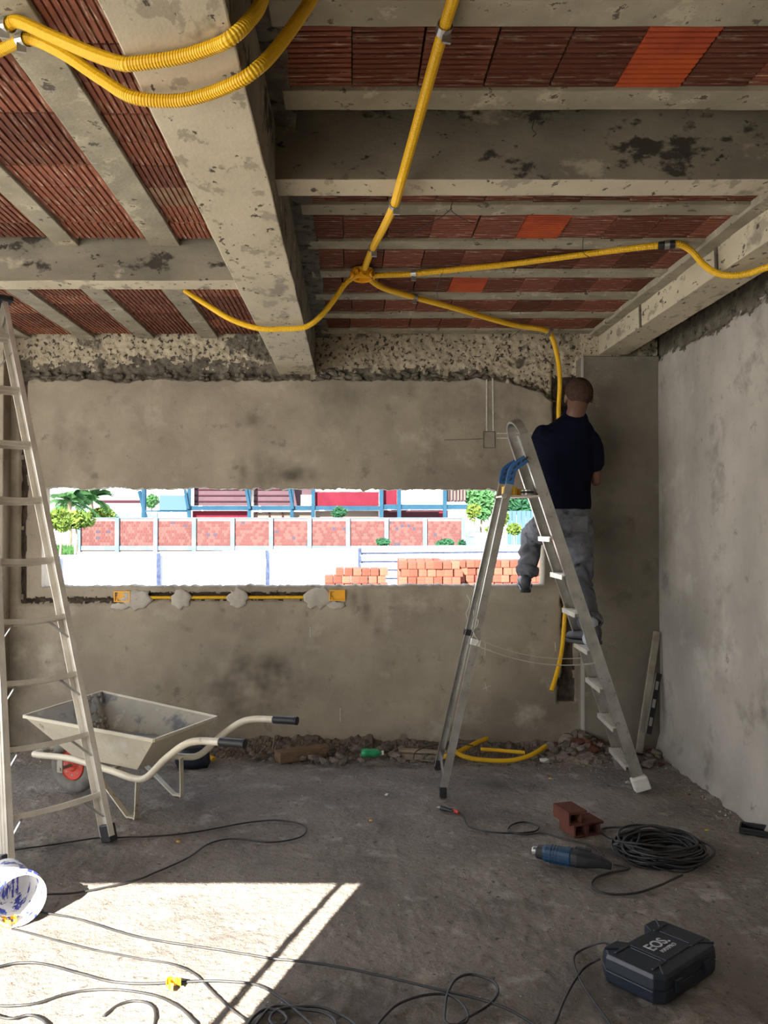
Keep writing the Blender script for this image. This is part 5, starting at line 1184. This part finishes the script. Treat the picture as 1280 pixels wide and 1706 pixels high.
for px, top, bot_, wpx, Y, m, lb in ((125, 846, 884, 30, 48, 'leaf_yellow', 'yellow-green hedge bush left of the boundary wall, nearest it'), (100, 848, 886, 20, 44, 'leaf_yellow', 'yellow-green hedge bush by the white house'), (168, 842, 868, 26, 66, 'leaf_yellow', 'yellow-green bush top showing over the boundary wall'), (253, 822, 852, 13, 100, 'leaf', 'green tree between the house and the light blue box')):
    p = at(px, 880, Y); tree('bush', p.x, Y, at(px, top, Y).z, wpx/FPX*Y, lb, m, 700, cat='bush', s=.2, zlow=at(px, bot_, Y).z)
def palm(px, py, Y, label, L):
    c = P(px, py, Y); t = thing('palm_tree', (c.x, Y, -.45), label, 'palm tree'); g = MB(); g.tube([(c.x, Y, -.5), (c.x+.1, Y, c.z*.5), c], [.22, .17, .14], 10); g.build('trunk', 'trunk', t)
    for k in range(26):
        a = k*2.4; el = R.uniform(-.3, 1.3); d = Vector((math.cos(a)*math.cos(el), math.sin(a)*math.cos(el), math.sin(el))); pts = [c+d*L*s_-Vector((0, 0, L*.6*s_*s_)) for s_ in (0, .25, .5, .75, 1)]
        g = MB(); sp_ = smoothpath(pts, 4); g.tube(sp_, .03, 4); side = d.cross(Vector((0, 0, 1))).normalized()
        for i, p in enumerate(sp_[2:]):
            ll = L*.2*math.sin(math.pi*min(1, (i+2)/16))+.1
            for s_ in (-1, 1):
                for e in (0, .1): q = p+d*e; g.add([q, q+side*s_*ll+Vector((0, 0, -ll*.5))+d*.2, q+d*.16], [(0, 1, 2)])
        g.build('frond', 'leaf_palm', t)
palm(115, 836, 62, 'palm tree above the hedge, left of the pair', 2.0); palm(152, 832, 66, 'palm tree above the hedge, right of the pair', 2.3)
# grass strip
g = MB()
for k in range(5000):
    px = R.uniform(60, 122); Y = R.uniform(40, 64); p = Vector((P(px, 900, Y).x, Y, -.45)); a = R.uniform(0, 3.1); h = R.uniform(.15, .5); d = Vector((math.cos(a), math.sin(a), 0))*.06; g.add([p-d, p+d, p+Vector((R.uniform(-.1, .1), R.uniform(-.1, .1), h))], [(0, 1, 2)])
tag(g.build('grass', 'grass'), 'strip of green grass left of the boundary wall', 'grass', kind='stuff')
# blue wall, cars and lamp post at the right
t = thing('blue_wall', P(880, 880, 60), 'pale blue metal hoarding behind the parked cars', 'hoarding'); a = P(846, 888, 60); b2 = P(940, 851, 60)
n = 12
for k in range(n): g = MB(); xa = a.x+(b2.x-a.x)*k/n; g.box((xa, 60, -.45), (xa+(b2.x-a.x)/n-.03, 60.1, b2.z)); g.build('panel', 'blightblue', t)
for px, Y, m, lb in ((786, 64, 'car', 'dark car parked past the end of the boundary wall'), (812, 52, 'car2', 'blue-grey car parked between the shrubs')):
    c = P(px, 890, Y); c.z = -.45; t = thing('car', c, lb, 'car'); L = .55*2
    sec = [(-.95, .25), (-.98, .6), (-.9, .85), (-.62, .92), (-.4, 1.35), (.35, 1.38), (.62, .98), (.93, .85), (1, .6), (.97, .25)]
    g = MB(); rr = []; g.ring_loft([[c+Vector((x*w_, y, z)) for x, z in sec] for y, w_ in ((-1.9, .8), (-1.7, 1), (1.7, 1), (1.9, .85))]); g.build('car_body', m, t)
    g = MB(); g.add([c+Vector((x, -1.95, z)) for x, z in ((-.55, .95), (-.36, 1.28), (.32, 1.3), (.52, .98))], [(0, 3, 2, 1)]); g.build('windscreen', 'glass_dark', t)
    for sx in (-.8, .8):
        for sy in (-1.2, 1.2): g = MB(); g.lathe([(.001, -.1), (.3, -.1), (.3, .1), (.001, .1)], c+Vector((sx, sy, .3)), (1, 0, 0), 14); g.build('wheel', 'black', t)
t = thing('street_lamp', P(828, 880, 65)-Vector((0, 0, 1)), 'slim lamp post standing in front of the trees', 'street lamp'); c = P(826, 880, 65); g = MB(); g.tube([(c.x, 65, -.45), (c.x, 65, 5)], [.09, .05], 8); g.build('post', 'epil', t); g = MB(); g.sweep([(c.x, 65, 5), (c.x+.9, 65, 5.15)], (0, 1, 0), .12, .07); g.build('lamp_head', 'epil', t)
